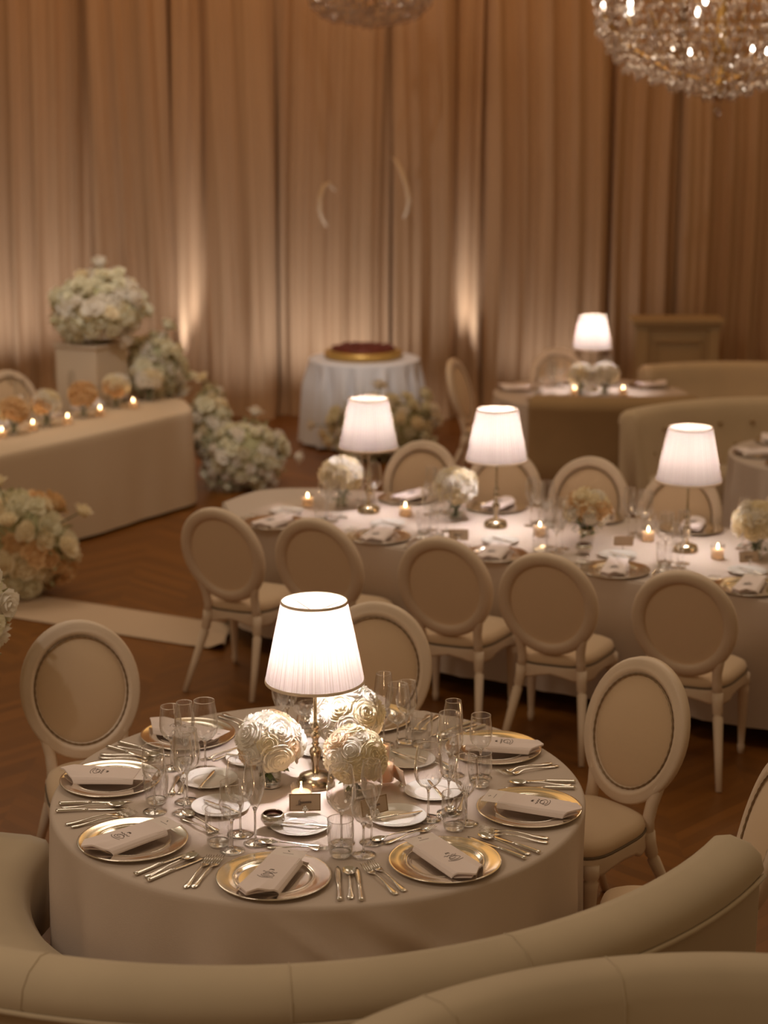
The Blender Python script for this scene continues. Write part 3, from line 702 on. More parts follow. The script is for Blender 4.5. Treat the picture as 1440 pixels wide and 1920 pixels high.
def menu_card():
    t = thing('menu_card', '', 'card')
    part('sheet', box((0, 0.095, 0.0297), (0.094, 0.085, 0.0012)), 'paper', t, False)
    mb = MB()
    mb.add(*tube([(-0.004+0.004*math.sin(k), 0.118+0.0012*k, 0.0306) for k in range(7)], 0.0007, 4))
    mb.add(*tube([(-0.016+0.032*k/14, 0.106+0.0009*math.sin(k*2.1), 0.0306) for k in range(15)], 0.0005, 4))
    part('printed_lines', mb, 'ink', t); return t
def place_card():
    t = thing('place_card', '', 'card')
    lean = RX(math.radians(-12))
    part('card', MB().add(*box((0, 0, 0.048), (0.106, 0.0012, 0.058))).xf(lean), 'tan_card', t, False)
    mb = MB()
    for (x, z, a, b) in ((0, 0.0745, 0.102, 0.0018), (0, 0.0215, 0.102, 0.0018), (-0.0502, 0.048, 0.0018, 0.0545), (0.0502, 0.048, 0.0018, 0.0545)): mb.add(*box((x, -0.0011, z), (a, 0.0006, b)))
    part('gilt_border', mb.xf(lean), 'gold_line', t, False)
    # handwriting-like script, reads roughly 'Leiana' as on the photograph
    mb = MB(); P = []
    for k in range(60):
        q = k/59; x = -0.022+0.044*q + 0.0022*math.sin(k*1.05); P.append((x, -0.0016, 0.046+0.0035*math.cos(k*1.05)*(1.0 if q > 0.2 else 2.6)+0.003*q))
    mb.add(*tube(P, 0.0006, 4)); mb.add(*tube([(-0.030, -0.0016, 0.038), (-0.022, -0.0016, 0.041), (-0.014, -0.0016, 0.0405), (-0.018, -0.0016, 0.058), (-0.012, -0.0016, 0.060)], 0.0005, 4))
    part('script', mb.xf(lean), 'ink', t, label='grey handwritten script')
    mb = MB(); r = random.Random(4)   # little tree-shaped holder
    mb.add(*lathe([(0.010, 0.0), (0.004, 0.003), (0.0025, 0.014), (0.0035, 0.020), (0, 0.021)], 10, (0, -0.004, 0)))
    for k in range(16):
        a = r.uniform(0, 6.28); q = r.uniform(0.002, 0.012); cx, cz = q*math.cos(a), 0.030+0.7*q*math.sin(a); mb.add(*MB().add(*lathe([(0, 0.004), (0.0035, 0.002), (0.004, 0), (0.0035, -0.002), (0, -0.004)], 6)).xf(T(cx, -0.004, cz)).v_f())
    part('tree_holder', mb, 'silver', t, label='silver tree-shaped holder'); return t

def setting(c, ang, phrase, grp, rz_nap=0.0, full=2, bread=(0.0, 0.40), bk=70, z=0.752, nap=True, w=''):
    """c = charger centre, ang = direction (radians) the guest looks, measured as rotation from +Y; full: 2 all, 1 no dessert cutlery, 0 glasses and plates"""
    ca, sa = math.cos(ang), math.sin(ang)
    def P(x, y, dz=0): return (c[0]+x*ca-y*sa, c[1]+x*sa+y*ca, z+dz)
    j = lambda: rnd.uniform(-0.008, 0.008)
    def G(x, y):        # a glass keeps clear of bouquets, lamps and candles
        px, py, pz = P(x, y)
        for _ in range(3):
            for (qx, qy, qr) in KEEP:
                d = math.hypot(px-qx, py-qy)
                if d < qr and d > 1e-6: px, py = qx+(px-qx)/d*qr, qy+(py-qy)/d*qr
        return (px, py, pz)
    place('charger', charger_plate, P(0, 0), ang+rnd.uniform(0, 6), 'round silver charger plate '+phrase, grp+' chargers')
    if nap:
        place('napkin', napkin, P(0, 0), ang+rz_nap, 'folded white napkin with grey crest '+phrase, grp+' napkins', scale=1.14)
        if full: place('menu', menu_card, P(0, 0), ang+rz_nap, 'white menu card tucked in napkin '+phrase, grp+' menu cards', scale=1.14)
    place('tumbler', tumbler_glass, G(0.180+j(), 0.205+j()), 0, 'short clear water tumbler '+phrase, grp+' tumblers')
    place('white', white_glass, G(0.252+j(), 0.222+j()), 0, 'smaller clear wine glass '+phrase, grp+' wine glasses')
    place('red', red_glass, G(0.165+j(), 0.310+j()), 0, 'wide-bowled clear wine glass '+phrase, grp+' wine glasses')
    place('flute', flute_glass, G(0.255+j(), 0.318+j()), 0, 'slim clear champagne flute '+phrase, grp+' flutes')
    if full:
        for k, (x, s) in enumerate(((-0.212, 1.0), (-0.243, 0.97))):
            place('fork', fork, P(x+j()*0.4, 0.015-0.004*k), ang-0.12+j()*4, ('silver fork nearest the charger ' if k == 0 else 'silver fork outermost on the left ')+phrase, grp+' forks', scale=1.1)
        place('knife', knife, P(0.203, 0.0), ang+0.20+j()*3, 'silver knife nearest the charger '+phrase, grp+' knives')
        place('spoon', spoon, P(0.238, 0.0), ang+0.20+j()*3, 'silver soup spoon between two knives '+phrase, grp+' spoons', scale=1.08)
        place('knife', knife, P(0.266, 0.004), ang+0.20+j()*3, 'silver knife outermost on the right '+phrase, grp+' knives', scale=0.97)
        place('bread', bread_plate, P(*bread), 0, 'small white bread plate '+phrase, grp+' bread plates', scale=1.12)
        place('knife', knife, P(bread[0]+0.012, bread[1]-0.005, 0.010), ang+math.radians(bk), 'silver butter knife lying on bread plate '+phrase, grp+' knives', scale=0.74)
    if full == 2:
        place('spoon', spoon, P(-0.005, 0.262), ang+PI/2+0.05, 'silver dessert spoon laid above charger '+phrase, grp+' spoons')
        place('fork', fork, P(0.035, 0.236), ang-PI/2+0.08, 'silver dessert fork laid above charger '+phrase, grp+' forks')
KEEP = [(-0.40, 5.90, 0.175), (-0.13, 6.06, 0.18), (-0.10, 5.80, 0.16), (-0.24, 5.91, 0.12), (-0.25, 10.30, 0.19), (0.41, 9.98, 0.19), (1.10, 9.42, 0.19), (1.95, 9.10, 0.19), (1.60, 14.42, 0.16), (1.80, 14.42, 0.17),
        (-0.09, 10.17, 0.12), (0.63, 9.80, 0.12), (1.61, 9.24, 0.12), (1.71, 14.6, 0.12)] + [(at(*q)[0], at(*q)[1], 0.09) for q in ((565, 1512), (722, 1474), (577, 950), (760, 968), (1345, 1048), (1215, 1015), (1012, 1005))]
# the eight settings of the near round table
def inw(a): return math.atan2(math.cos(math.radians(a)), -math.sin(math.radians(a)))   # rotation from +Y of the inward direction
D = math.radians
RS = [(-98.8, 'at frontmost setting of near table', -19, (0.0, 0.41), 86),
      (-55.6, 'at front right setting of near table', 32, (0.079, 0.38), -100),
      (-14.4, 'at rightmost setting of near table', 69, (0.072, 0.35), -60),
      (31.7, 'at back right setting of near table', 81, (0.07, 0.33), -80),
      (77.7, 'behind the bouquets of near table', 0, (0.097, 0.36), 20),
      (133.8, 'at back left setting of near table', -120, (-0.02, 0.36), 30),
      (173.9, 'at leftmost setting of near table', -98, (-0.04, 0.345), 85),
      (-142.3, 'at front left setting of near table', -49, (-0.068, 0.381), 100)]
for a, ph, hd, br, bk in RS:
    r = 0.742; c = (RC[0]+r*math.cos(D(a)), RC[1]+r*math.sin(D(a))); ang = PI/2+D(a) 
    # inward heading: rotate +Y onto (-cos a, -sin a)
    ang = math.atan2(math.cos(D(a)), -math.sin(D(a)))
    setting(c, ang, ph, 'near round table', rz_nap=D(hd)-ang if hd else 0.0, full=2, bread=br, bk=bk)
# long table settings
fpos = [(-0.62, 9.86), (-0.03, 9.53), (0.58, 9.14), (1.18, 8.82), (1.80, 8.49), (2.40, 8.18)]
for i, (x, y) in enumerate(fpos):
    setting((x, y), D(-28), 'before %s near-side chair of long table' % ordn[i], 'long table near side', full=1, bread=(-0.10, 0.30), bk=60, z=0.752, rz_nap=D(rnd.uniform(-15, 15)))
bpos = [(0.14, 10.50), (0.66, 10.26), (1.20, 10.00), (1.72, 9.73), (2.30, 9.45)]
for i, (x, y) in enumerate(bpos):
    setting((x, y), D(180-26), 'before %s far-side chair of long table' % ordn[i], 'long table far side', full=0, z=0.752, rz_nap=D(rnd.uniform(-15, 15)))
for i, (a, ph) in enumerate([(165, 'at left setting of far lamp table'), (100, 'at back setting of far lamp table'), (30, 'at right setting of far lamp table'), (230, 'at front left setting of far lamp table')]):
    r = 0.60; setting((FT[0]+r*math.cos(D(a)), FT[1]+r*math.sin(D(a))), math.atan2(math.cos(D(a)), -math.sin(D(a))), ph, 'far lamp table', full=0)
for i, (a, ph) in enumerate([(125, 'at back setting of tufted sofa table'), (178, 'at left setting of tufted sofa table'), (222, 'at front setting of tufted sofa table')]):
    r = 0.55; setting((3.10+r*math.cos(D(a)), 11.90+r*math.sin(D(a))), math.atan2(math.cos(D(a)), -math.sin(D(a))), ph, 'tufted sofa table', full=0)

# ================================================================== flowers
def rose_mesh(name, mat, seed, petals=24, g=6, open_=1.0, core=1.0):
    r = random.Random(seed); mb = MB()
    for i in range(petals):
        t = (i+0.6)/petals; th = i*2.39996+r.uniform(-.15, .15); hw = 1.5-0.75*t**0.6; r0 = 0.06+0.66*t**0.85; h = 0.92-0.40*t**1.5; curl = 0.20*(t**0.7)*open_*r.uniform(0.7, 1.3)
        tw = r.uniform(-0.05, 0.05); ruf = r.uniform(0, 6)
        def fn(u, v, th=th, hw=hw, r0=r0, h=h, curl=curl, tw=tw, ruf=ruf, t=t):
            e = abs(u-0.5)*2; a = (u-0.5)*2*hw*(0.55+0.45*math.sin(min(1, v*1.4)*PI/2))
            rad = r0*(0.45+0.60*math.sin(min(1, v*1.25)*PI/2)) + curl*v**4*(1.15-0.85*e*e) - 0.04*e*e*(1-t)
            z = -0.40+h*v*(1-0.30*e**3) - curl*0.45*v**6 + tw*(u-0.5)
            rad *= 1+0.035*math.sin(u*7+ruf)*v
            return (rad*math.cos(th+a), rad*math.sin(th+a), z)
        mb.add(*grid(fn, g, g))
    mb.add(*lathe([(q*core, z-0.35*(1-core)) for q, z in [(0, -0.45), (0.50, -0.42), (0.80, -0.22), (0.80, -0.02), (0.66, 0.14), (0.44, 0.27), (0.22, 0.37), (0, 0.41)]], 14))
    return mb.mesh(name, M_[mat])
ROSE = [rose_mesh('rose', m, s) for m, s in (('rose_white', 1), ('rose_cream', 2), ('rose_peach', 3))]
BLOOM = [rose_mesh('bloom', m, s, 14, 3, 1.5, 0.66) for m, s in (('rose_white', 5), ('bloom_green', 6), ('rose_cream', 7), ('bloom_peach', 8))]
def aim_rot(n, spin): return (Vector(n).to_track_quat('Z', 'Y') @ Euler((0, 0, spin)).to_quaternion()).to_euler()
def bouquet_ball(label, loc, R=0.112, zc=0.165, n=20, kinds=(0, 0, 1, 0, 2), meshes=None, rs=0.060, vase='glass', seed=0, squash=0.92, group='rose bouquets in small glass vases', shift=(0, 0)):
    t = thing('rose_bouquet', label, 'flowers', loc, 0, group); r = random.Random(seed)
    if vase == 'glass':
        part('vase', lathe([(0, 0.0008), (0.036, 0.0008), (0.040, 0.004), (0.042, 0.05), (0.043, 0.088)], 28), 'glassthin', t)
        part('vase_base', lathe([(0, 0.001), (0.036, 0.001), (0.040, 0.006), (0.040, 0.012), (0, 0.010)], 24), 'glass', t)
        part('water', lathe([(0, 0.012), (0.038, 0.012), (0.040, 0.045), (0, 0.045)], 20), 'water', t)
    else:
        part('vase', lathe([(0, 0), (0.035, 0), (0.04, 0.01), (0.045, 0.05), (0.04, 0.085), (0.036, 0.085), (0.036, 0.02), (0, 0.02)], 20), 'silver', t)
    mb = MB()
    for k in range(12):
        a = 2*PI*k/12+r.uniform(-.2, .2); q = r.uniform(0.008, 0.03)
        mb.add(*tube([(q*math.cos(a+2), q*math.sin(a+2), 0.016), (q*0.5*math.cos(a), q*0.5*math.sin(a), 0.06), (0.6*R*math.cos(a)+shift[0], 0.6*R*math.sin(a)+shift[1], zc-0.02)], 0.0028, 5))
    part('stems', mb, 'stem', t)
    mb = MB()
    for k in range(22):
        a = r.uniform(0, 6.28); q = r.uniform(0.01, 0.6*R); z = r.uniform(0.055, 0.10)
        c = Vector((q*math.cos(a), q*math.sin(a), z)); d = Vector((math.cos(a), math.sin(a), -0.5)).normalized(); s = d.cross(Vector((0, 0, 1))).normalized(); l = r.uniform(0.02, 0.035)
        mb.add([c, c+d*l*0.5+s*l*0.3, c+d*l, c+d*l*0.5-s*l*0.3], [(0, 1, 2, 3)])
    part('leaves', mb, 'leaf', t)
    ms = meshes or ROSE
    for k in range(n):
        ph = math.acos(1-1.45*(k+0.5)/n); a = k*2.39996+seed
        nrm = (math.sin(ph)*math.cos(a), math.sin(ph)*math.sin(a), math.cos(ph)); rr = (R-rs*0.55)*r.uniform(0.95, 1.06)
        m = ms[kinds[k % len(kinds)]]
        o = part('rose', m, None, t, loc=(nrm[0]*rr+shift[0], nrm[1]*rr+shift[1], zc+nrm[2]*rr*squash)); o.rotation_euler = aim_rot(nrm, r.uniform(0, 6)); s = rs*r.uniform(0.95, 1.2); o.scale = (s, s, s)
    return t
TZ = 0.752
bouquet_ball('white rose bouquet left of the lamp on the near round table', (-0.40, 5.90, TZ), R=0.126, zc=0.16, seed=2, kinds=(0, 0, 1, 0, 0, 2, 0))
bouquet_ball('rearmost white rose bouquet right of the lamp on the near round table', (-0.13, 6.06, TZ), R=0.135, zc=0.20, seed=5, kinds=(0, 0, 1))
bouquet_ball('cream rose bouquet in front of the tallest bouquet, near round table', (-0.10, 5.80, TZ), R=0.115, zc=0.150, seed=9, kinds=(1, 0, 1, 2, 1))
for i, (x, y, lb, v, k) in enumerate([(-0.25, 10.30, 'cream rose ball beside the leftmost lamp of the long table', 'glass', (1, 0, 1)), (0.41, 9.98, 'white rose ball between left and middle lamps of the long table', 'glass', (0, 1, 0)),
                      (1.10, 9.42, 'peach-centred rose ball right of the middle long-table lamp', 'silver', (1, 0, 2)), (1.95, 9.10, 'pale yellow rose ball at the right frame edge, long table', 'glass', (1, 1, 0))]):
    bouquet_ball(lb, (x, y, TZ), R=0.138, zc=0.19, n=24, seed=20+i, vase=v, kinds=[{0: 0, 1: 2, 2: 3}[q] for q in k], rs=0.056, meshes=BLOOM, group='rose balls on the long table')
for i, (px, py, lb) in enumerate([(27, 815, 'apricot flower ball at left frame edge on head table'), (88, 800, 'white-topped flower ball, second from left on head table'), (157, 783, 'apricot flower ball, third from left on head table'),
                    (218, 765, 'cream and apricot flower ball, second from right on head table'), (280, 752, 'white flower ball at the right end of head table')]):
    x, y = at(px, py); bouquet_ball(lb, (x, y, TZ), R=0.12, zc=0.17, n=14, seed=40+i, meshes=BLOOM, rs=0.065, kinds=[(3, 3, 2), (0, 2, 3), (3, 3, 3), (0, 3, 2), (0, 0, 2)][i], group='flower balls on the head table')
bouquet_ball('cream rose ball left of the far table lamp', (1.60, 14.42, TZ), R=0.115, zc=0.16, n=16, seed=61, rs=0.056, meshes=BLOOM, kinds=(2, 0), group='rose balls on the far table')
bouquet_ball('white rose ball right of the far table lamp', (1.80, 14.42, TZ), R=0.125, zc=0.165, n=16, seed=62, rs=0.056, meshes=BLOOM, kinds=(0, 0), group='rose balls on the far table')

def flower_mass(label, c, rad, n, seed, kinds, rs=0.07, loc_base=None, box_like=False, sprigs=5):
    t = thing('flower_arrangement', label, 'flowers', (c[0], c[1], loc_base if loc_base is not None else 0)); r = random.Random(seed); zb = t.location.z; cz = c[2]-zb
    mb = MB(); k = 0
    def fn(u, v):
        a = 2*PI*u; p = PI*v; q = 0.78*(1+0.12*math.sin(3*a+seed)*math.sin(2*p)); zz = cz-rad[2]*q*math.cos(p)
        return (rad[0]*q*math.sin(p)*math.cos(a), rad[1]*q*math.sin(p)*math.sin(a), max(0.005, zz))
    mb.add(*grid(fn, 20, 12, True))
    for _ in range(200):
        d = Vector((r.gauss(0, 1), r.gauss(0, 1), r.gauss(0, 1))).normalized(); p = Vector((d.x*rad[0], d.y*rad[1], d.z*rad[2]))*r.uniform(0.8, 1.02)+Vector((0, 0, cz))
        if p.z < 0.01: continue
        s = Vector((r.gauss(0, 1), r.gauss(0, 1), r.gauss(0, 1))).normalized()*0.02; e = d*0.035+Vector((r.gauss(0, .01), r.gauss(0, .01), r.gauss(0, .01)))
        mb.add([p, p+e*0.5+s, p+e, p+e*0.5-s], [(0, 1, 2, 3)])
    stems = MB()
    part('foliage', mb, 'leafdark', t)
    for i in range(n):
        v = 1-2*(i+0.5)/n; a = i*2.39996+seed; s_ = math.sqrt(1-v*v); q = r.uniform(0.80, 1.06)*(1+0.13*math.sin(2.3*a+seed)*math.cos(3*v+seed))
        if i % max(1, n//sprigs) == 2 and v > -0.3: q = r.uniform(1.22, 1.4)
        nrm = Vector((s_*math.cos(a), s_*math.sin(a), v)); p = Vector((nrm.x*rad[0]*q, nrm.y*rad[1]*q, cz+nrm.z*rad[2]*q))
        if p.z < 0.02: p.z = 0.02+r.uniform(0, 0.05)
        if q > 1.2: stems.add(*tube([(nrm.x*rad[0]*0.8, nrm.y*rad[1]*0.8, cz+nrm.z*rad[2]*0.8), tuple(p)], 0.004, 5))
        o = part('bloom', BLOOM[kinds[i % len(kinds)]], None, t, loc=tuple(p)); o.rotation_euler = aim_rot(nrm+Vector((r.gauss(0, .25), r.gauss(0, .25), r.gauss(0, .25))), r.uniform(0, 6)); s = rs*r.uniform(0.9, 1.5); o.scale = (s, s, s)
    if stems.v: part('stems', stems, 'stem', t)
    return t
# pedestal box and arrangements
t = thing('flower_pedestal', 'tall square off-white plinth carrying the big white flowers', 'plinth', (-2.33, 14.15, 0), -0.5)
part('body', box((0, 0, 0.60), (0.40, 0.40, 1.20)), 'plinth', t, False); part('top', box((0, 0, 1.21), (0.43, 0.43, 0.02)), 'plinth', t, False)
flower_mass('large white flower arrangement on top of the tall plinth', (-2.26, 14.1, 1.50), (0.36, 0.30, 0.27), 95, 3, (0, 1, 0, 2, 1), 0.075, loc_base=1.22, sprigs=7)
t = thing('flower_pedestal', 'lower plinth hidden by white flowers behind the head table end', 'plinth', (-1.85, 14.52, 0))
part('body', box((0, 0, 0.36), (0.32, 0.30, 0.72)), 'plinth', t, False)
flower_mass('drooping white flowers between the tall plinth and head table end', (-1.87, 14.42, 0.98), (0.26, 0.22, 0.27), 70, 8, (1, 0, 1, 2), 0.06, loc_base=0.72)
flower_mass('white flowers cascading over the right end of head table', (-1.42, 14.42, 0.50), (0.16, 0.20, 0.34), 46, 12, (0, 1, 2), 0.06, sprigs=3)
flower_mass('low white flower mound on the floor right of head table', (-1.13, 14.25, 0.28), (0.34, 0.26, 0.28), 95, 15, (0, 1, 0, 1), 0.055, sprigs=8)
flower_mass('yellowish white flower mound on the floor before head table', (-2.32, 11.05, 0.33), (0.36, 0.28, 0.34), 95, 18, (2, 1, 2, 3), 0.07, sprigs=8)
flower_mass('white flower mound at the foot of the cake table', (-0.02, 15.45, 0.29), (0.50, 0.20, 0.29), 95, 22, (1, 1, 0, 2), 0.065, sprigs=9)
t = thing('flower_pedestal', 'tall slim stand mostly outside the left frame edge', 'plinth', (-1.62, 6.62, 0))
part('base', lathe([(0, 0), (0.12, 0), (0.12, 0.02), (0.03, 0.05), (0.025, 0.5), (0.03, 0.88), (0.07, 0.92), (0, 0.92)], 20), 'plinth', t)
flower_mass('white carnation cluster peeking in at the left frame edge', (-1.69, 6.62, 1.20), (0.23, 0.22, 0.29), 90, 31, (0, 0, 1), 0.05, loc_base=0.92, sprigs=2)

# ================================================================== candles and small table things
def votive():
    t = thing('votive_candle', '', 'candle')
    part('cup', lathe([(0, 0.0005), (0.032, 0.0005), (0.035, 0.004), (0.0375, 0.075)], 24), 'glassthin', t)
    wx = part('wax', lathe([(0, 0.004), (0.032, 0.004), (0.034, 0.052), (0.030, 0.050), (0, 0.048)], 20), 'wax', t)
    part('flame', lathe([(0, 0.052), (0.0035, 0.058), (0.0045, 0.064), (0.0025, 0.074), (0, 0.084)], 10), 'flame', wx); return t
def pillar():
    t = thing('votive_candle', '', 'candle')
    part('cup', lathe([(0, 0.0005), (0.022, 0.0005), (0.018, 0.012), (0.030, 0.02), (0.033, 0.10)], 24), 'glassthin', t)
    wx = part('wax', lathe([(0, 0.018), (0.026, 0.02), (0.029, 0.082), (0, 0.080)], 20), 'wax_pink', t)
    part('flame', lathe([(0, 0.082), (0.003, 0.087), (0.004, 0.093), (0.002, 0.102), (0, 0.11)], 10), 'flame', wx); return t
CN = [('votive', votive, at(565, 1512), 'lit white candle in glass before the near table lamp', 0.05), ('pillar', pillar, at(722, 1474), 'lit candle in glass right of the cream bouquet, near table', 0.03), ('pillar', pillar, at(716, 1440), 'tall candle half hidden behind the cream bouquet, near table', 0.03),
      ('votive', votive, at(577, 950), 'lit candle in pinkish glass at left end of long table', 0.04), ('votive', votive, at(760, 968), 'lit candle between left lamp and white rose ball, long table', 0.04), ('votive', votive, at(1345, 1048), 'lit candle right of the rightmost long table lamp', 0.04),
      ('votive', votive, at(1215, 1015), 'lit candle left of the rightmost long table lamp', 0.03), ('votive', votive, at(1012, 1005), 'lit candle right of the middle long table lamp', 0.03),
      ('votive', votive, at(4, 822), 'lit candle at left frame edge on head table', 0.03), ('votive', votive, at(62, 808), 'lit candle between first and second head table flower balls', 0.03), ('votive', votive, at(127, 796), 'lit candle between second and third head table flower balls', 0.03),
      ('votive', votive, at(188, 780), 'lit candle between third and fourth head table flower balls', 0.03), ('votive', votive, at(250, 766), 'lit candle between fourth and fifth head table flower balls', 0.03),
      ('votive', votive, at(1077, 742), 'lit candle left on the far lamp table', 0.03), ('votive', votive, at(1168, 742), 'lit candle right on the far lamp table', 0.03)]
for key, mk, (x, y), lb, e in CN:
    place(key, mk, (x, y, TZ), 0, lb, 'small candles in glass')
    lamp_light('candle_glow', 'POINT', (x, y, TZ+(0.075 if key == 'votive' else 0.10)), e*6, (1.0, 0.62, 0.30), shadow_soft_size=0.006)
def pc(px, py, rz, lb, z=TZ):
    x, y = at(px, py); place('placecard', place_card, (x, y, z), rz, lb, 'name cards in tree-shaped holders')
pc(572, 1532, 0.03, 'tan name card facing camera before the candle, near round table')
pc(750, 1474, PI-1.1, 'name card seen edge-on near the right bread plate')
pc(705, 1538, 0.6, 'name card behind the front right glasses, near round table')
pc(1168, 1030, PI, 'name card seen from behind left of rightmost long table lamp')
pc(1405, 1062, 0.2, 'name card before the rose ball at right frame edge')
pc(860, 1020, 0.0, 'name card before the white rose ball, long table')
# salt bowl
def salt():
    t = thing('salt_cellar', '', 'bowl')
    part('bowl', lathe([(0, 0), (0.022, 0), (0.018, 0.006), (0.034, 0.016), (0.046, 0.034), (0.042, 0.052), (0.037, 0.058), (0.040, 0.052), (0.042, 0.034), (0.03, 0.02), (0, 0.014)], 32), 'silver', t)
    part('filling', lathe([(0, 0.034), (0.040, 0.034), (0.0, 0.036)], 24), 'cake', t); return t
x, y = at(512, 1552); place('salt', salt, (x, y, TZ), 0, 'small round silver bowl between the front place settings, near table', 'silver bowls', scale=0.88)
x, y = at(1095, 1040); place('salt', salt, (x, y, TZ), 0, 'small silver bowl under the peach rose ball, long table', 'silver bowls')
# folded white card by the lamp foot
x, y = at(612, 1448)
o = part('folded_card', MB().add(*box((0, 0, 0.001), (0.15, 0.05, 0.002))).add(*box((-0.02, -0.05, 0.001), (0.16, 0.035, 0.002))).xf(T(x, y, TZ) @ RZ(0.2)), 'paper', None, False)
tag(o, 'white paper card lying flat behind the near lamp foot', 'card')
# cards and linen on head table
for i, (px, py, lb) in enumerate([(40, 806, 'white napkin bundle left of the first head table candle'), (118, 790, 'white napkin bundle behind the second head table candle'), (178, 775, 'white napkin bundle near third head table candle'), (205, 770, 'white napkin bundle by the fourth head table flower ball'), (240, 757, 'white napkin bundle near the right end of head table')]):
    x, y = at(px, py); o = part('napkin_bundle', MB().add(*box((0, 0, 0.02), (0.16, 0.10, 0.04))).add(*lathe([(0, 0.07), (0.03, 0.065), (0.045, 0.04), (0.05, 0.0)], 10)).xf(T(x-0.12, y+0.15, TZ) @ RZ(0.9)), 'paper'); tag(o, lb, 'napkin', 'napkins on the head table')
for i, (px, py) in enumerate([(115, 752), (132, 748), (140, 756), (40, 775), (20, 760)]):
    x, y = at(px, py); place('red', red_glass, (x, y, TZ), 0, 'clear wine glass on head table, %s from left' % ['third', 'fourth', 'fifth', 'second', 'first'][i], 'head table glasses')
# cake
t = thing('cake', 'dark berry-topped round cake on a gilt stand on the small table', 'cake', (-0.19, 16.3, 0.792))
part('stand', lathe([(0, 0), (0.33, 0), (0.36, 0.02), (0.36, 0.06), (0.335, 0.075), (0, 0.072)], 40), 'giltplate', t)
part('cake_body', lathe([(0.28, 0.070), (0.295, 0.075), (0.285, 0.098), (0.0, 0.098)], 36), 'cake', t)
mb = MB(); r = random.Random(2)
for k in range(160):
    a = r.uniform(0, 6.28); q = 0.27*math.sqrt(r.random()); s = r.uniform(0.012, 0.02); mb.add(*MB().add(*lathe([(0, s), (s*0.8, s*0.5), (s, 0), (s*0.8, -s*0.5), (0, -s)], 6)).xf(T(q*math.cos(a), q*math.sin(a), 0.10)).v_f())
o = part('berries', mb, 'cake', t); o['kind'] = 'stuff'

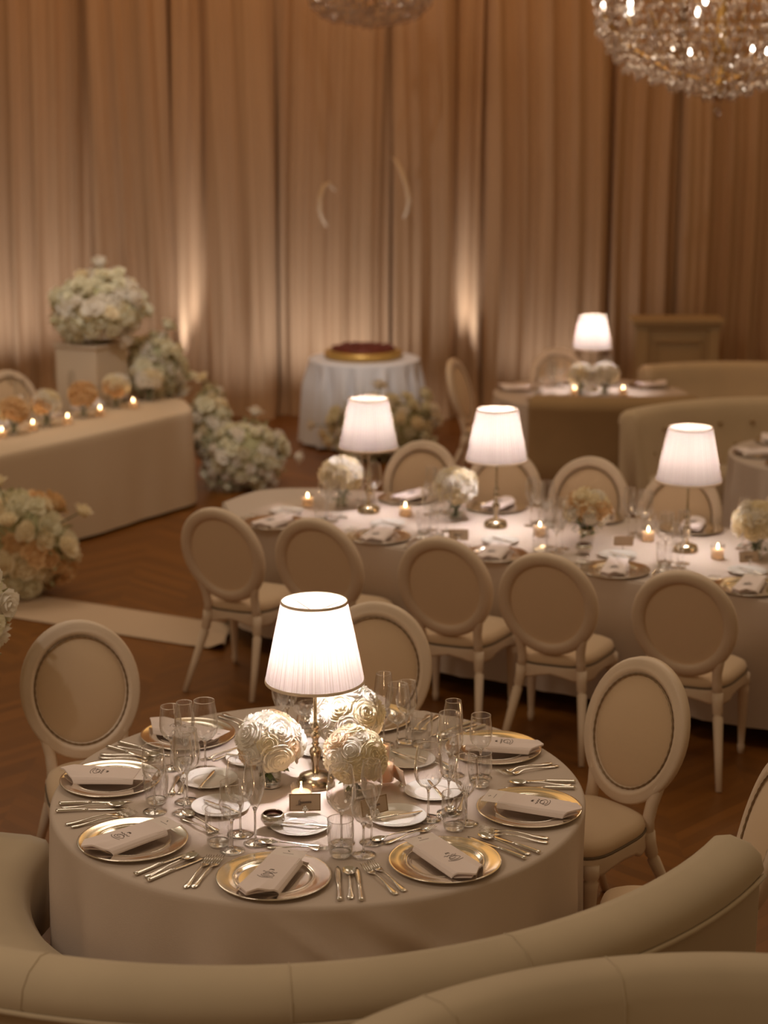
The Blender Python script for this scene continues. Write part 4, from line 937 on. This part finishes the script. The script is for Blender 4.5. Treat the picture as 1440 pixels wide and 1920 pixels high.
# ================================================================== chandeliers
def drop_mesh(name, w, h):
    v = [(0, 0, 0)] + [(w*math.cos(2*PI*i/6), w*math.sin(2*PI*i/6), -h*0.35) for i in range(6)] + [(0, 0, -h)]
    f = [(0, 1+i, 1+(i+1) % 6) for i in range(6)] + [(7, 1+(i+1) % 6, 1+i) for i in range(6)]
    return MB().add(v, f)
def chandelier(c, label, tiers, zb, hmax, seed, wr, energy, nb):
    t = thing('chandelier', label, 'chandelier', (c[0], c[1], zb)); r = random.Random(seed)
    small = drop_mesh('crystal', 0.012, 0.042).mesh('crystal', M_['crystal'], False); rest = MB(); cnt = 0
    order = []
    for (rad, z, n, sc) in tiers:
        for i in range(int(n*2.2)):
            a = 2*PI*(i/2.2+r.uniform(-.3, .3))/n; order.append((rad*r.uniform(0.97, 1.03), z+r.uniform(-.02, .02), a, sc*r.uniform(0.8, 1.3)))
    vis = sorted(order, key=lambda q: math.sin(q[2])*q[0])      # nearest to the front of the room first
    for k, (rad, z, a, sc) in enumerate(vis):
        x, y = rad*math.cos(a), rad*math.sin(a)
        if k < 100:
            o = part('crystal', small, None, t, loc=(x, y, z)); o.scale = (sc, sc, sc); o.rotation_euler = (r.uniform(-.2, .2), r.uniform(-.2, .2), r.uniform(0, 6))
        else: rest.add(*drop_mesh('', 0.012*sc, 0.04*sc).xf(T(x, y, z) @ RZ(r.uniform(0, 6)) @ RX(r.uniform(-.2, .2))).v_f())
    o = part('crystal_strands', rest, 'crystal', t, False); o['kind'] = 'stuff'
    mb = MB()
    for (rad, z, n, sc) in tiers[::3]: mb.add(*tube([(rad*math.cos(2*PI*i/48), rad*math.sin(2*PI*i/48), z+0.012) for i in range(48)], 0.004, 6, True))
    for k in range(8):
        a = 2*PI*k/8; mb.add(*tube([(0.03*math.cos(a), 0.03*math.sin(a), 0.22), (wr*0.4*math.cos(a), wr*0.4*math.sin(a), 0.30), (wr*0.8*math.cos(a), wr*0.8*math.sin(a), 0.50), (wr*0.95*math.cos(a), wr*0.95*math.sin(a), 0.68)], 0.009, 6))
    part('frame', mb, 'gold', t)
    part('column', lathe([(0, 0.10), (0.03, 0.12), (0.05, 0.17), (0.085, 0.20), (0.085, 0.215), (0.05, 0.24), (0.045, 0.40), (0.07, 0.46), (0.04, 0.55), (0.03, 0.9), (0.015, 1.2), (0.012, hmax), (0, hmax)], 18), 'gold', t)
    for k in range(nb):
        a = 2*PI*(k+0.3)/nb; o = part('bulb', lathe([(0, 0), (0.012, 0.01), (0.016, 0.03), (0.008, 0.06), (0, 0.075)], 10), 'chbulb', t, loc=(wr*0.95*math.cos(a), wr*0.95*math.sin(a), 0.70))
    for k in range(4):
        a = 2*PI*k/4+0.4; part('bulb', lathe([(0, 0), (0.010, 0.01), (0.012, 0.025), (0, 0.05)], 10), 'chbulb', t, loc=(wr*0.45*math.cos(a), wr*0.45*math.sin(a), 0.42))
    lamp_light('chandelier_glow', 'POINT', (c[0], c[1], zb+0.95), energy*0.6, (1.0, 0.74, 0.50), shadow_soft_size=0.4)
    part('finial', drop_mesh('', 0.035, 0.10).xf(T(0, 0, 0.08)), 'crystal', t, False)
tiers = []
for k, (rad, z, n) in enumerate([(0.10, 0.17, 14), (0.22, 0.20, 28), (0.34, 0.23, 42), (0.46, 0.27, 52), (0.56, 0.31, 60), (0.64, 0.35, 66), (0.70, 0.41, 66), (0.74, 0.47, 60), (0.66, 0.50, 40), (0.78, 0.53, 66), (0.82, 0.58, 72), (0.83, 0.65, 72), (0.60, 0.60, 40), (0.84, 0.72, 72), (0.7, 0.75, 40), (0.84, 0.80, 60), (0.45, 0.42, 24), (0.30, 0.38, 20), (0.8, 0.86, 50)]):
    tiers.append((rad, z, n, 1.25))
chandelier((2.28, 12.5), 'large crystal chandelier hanging at upper right', tiers, 2.98, 2.5, 5, 0.84, 45, 9)
chandelier((-0.12, 16.2), 'small crystal chandelier at top centre before the drapes', [(a*0.62, 0.06+(z-0.17)*0.40, n, 1.1) for a, z, n, s in tiers[:17]], 3.70, 1.8, 6, 0.53, 12, 8)
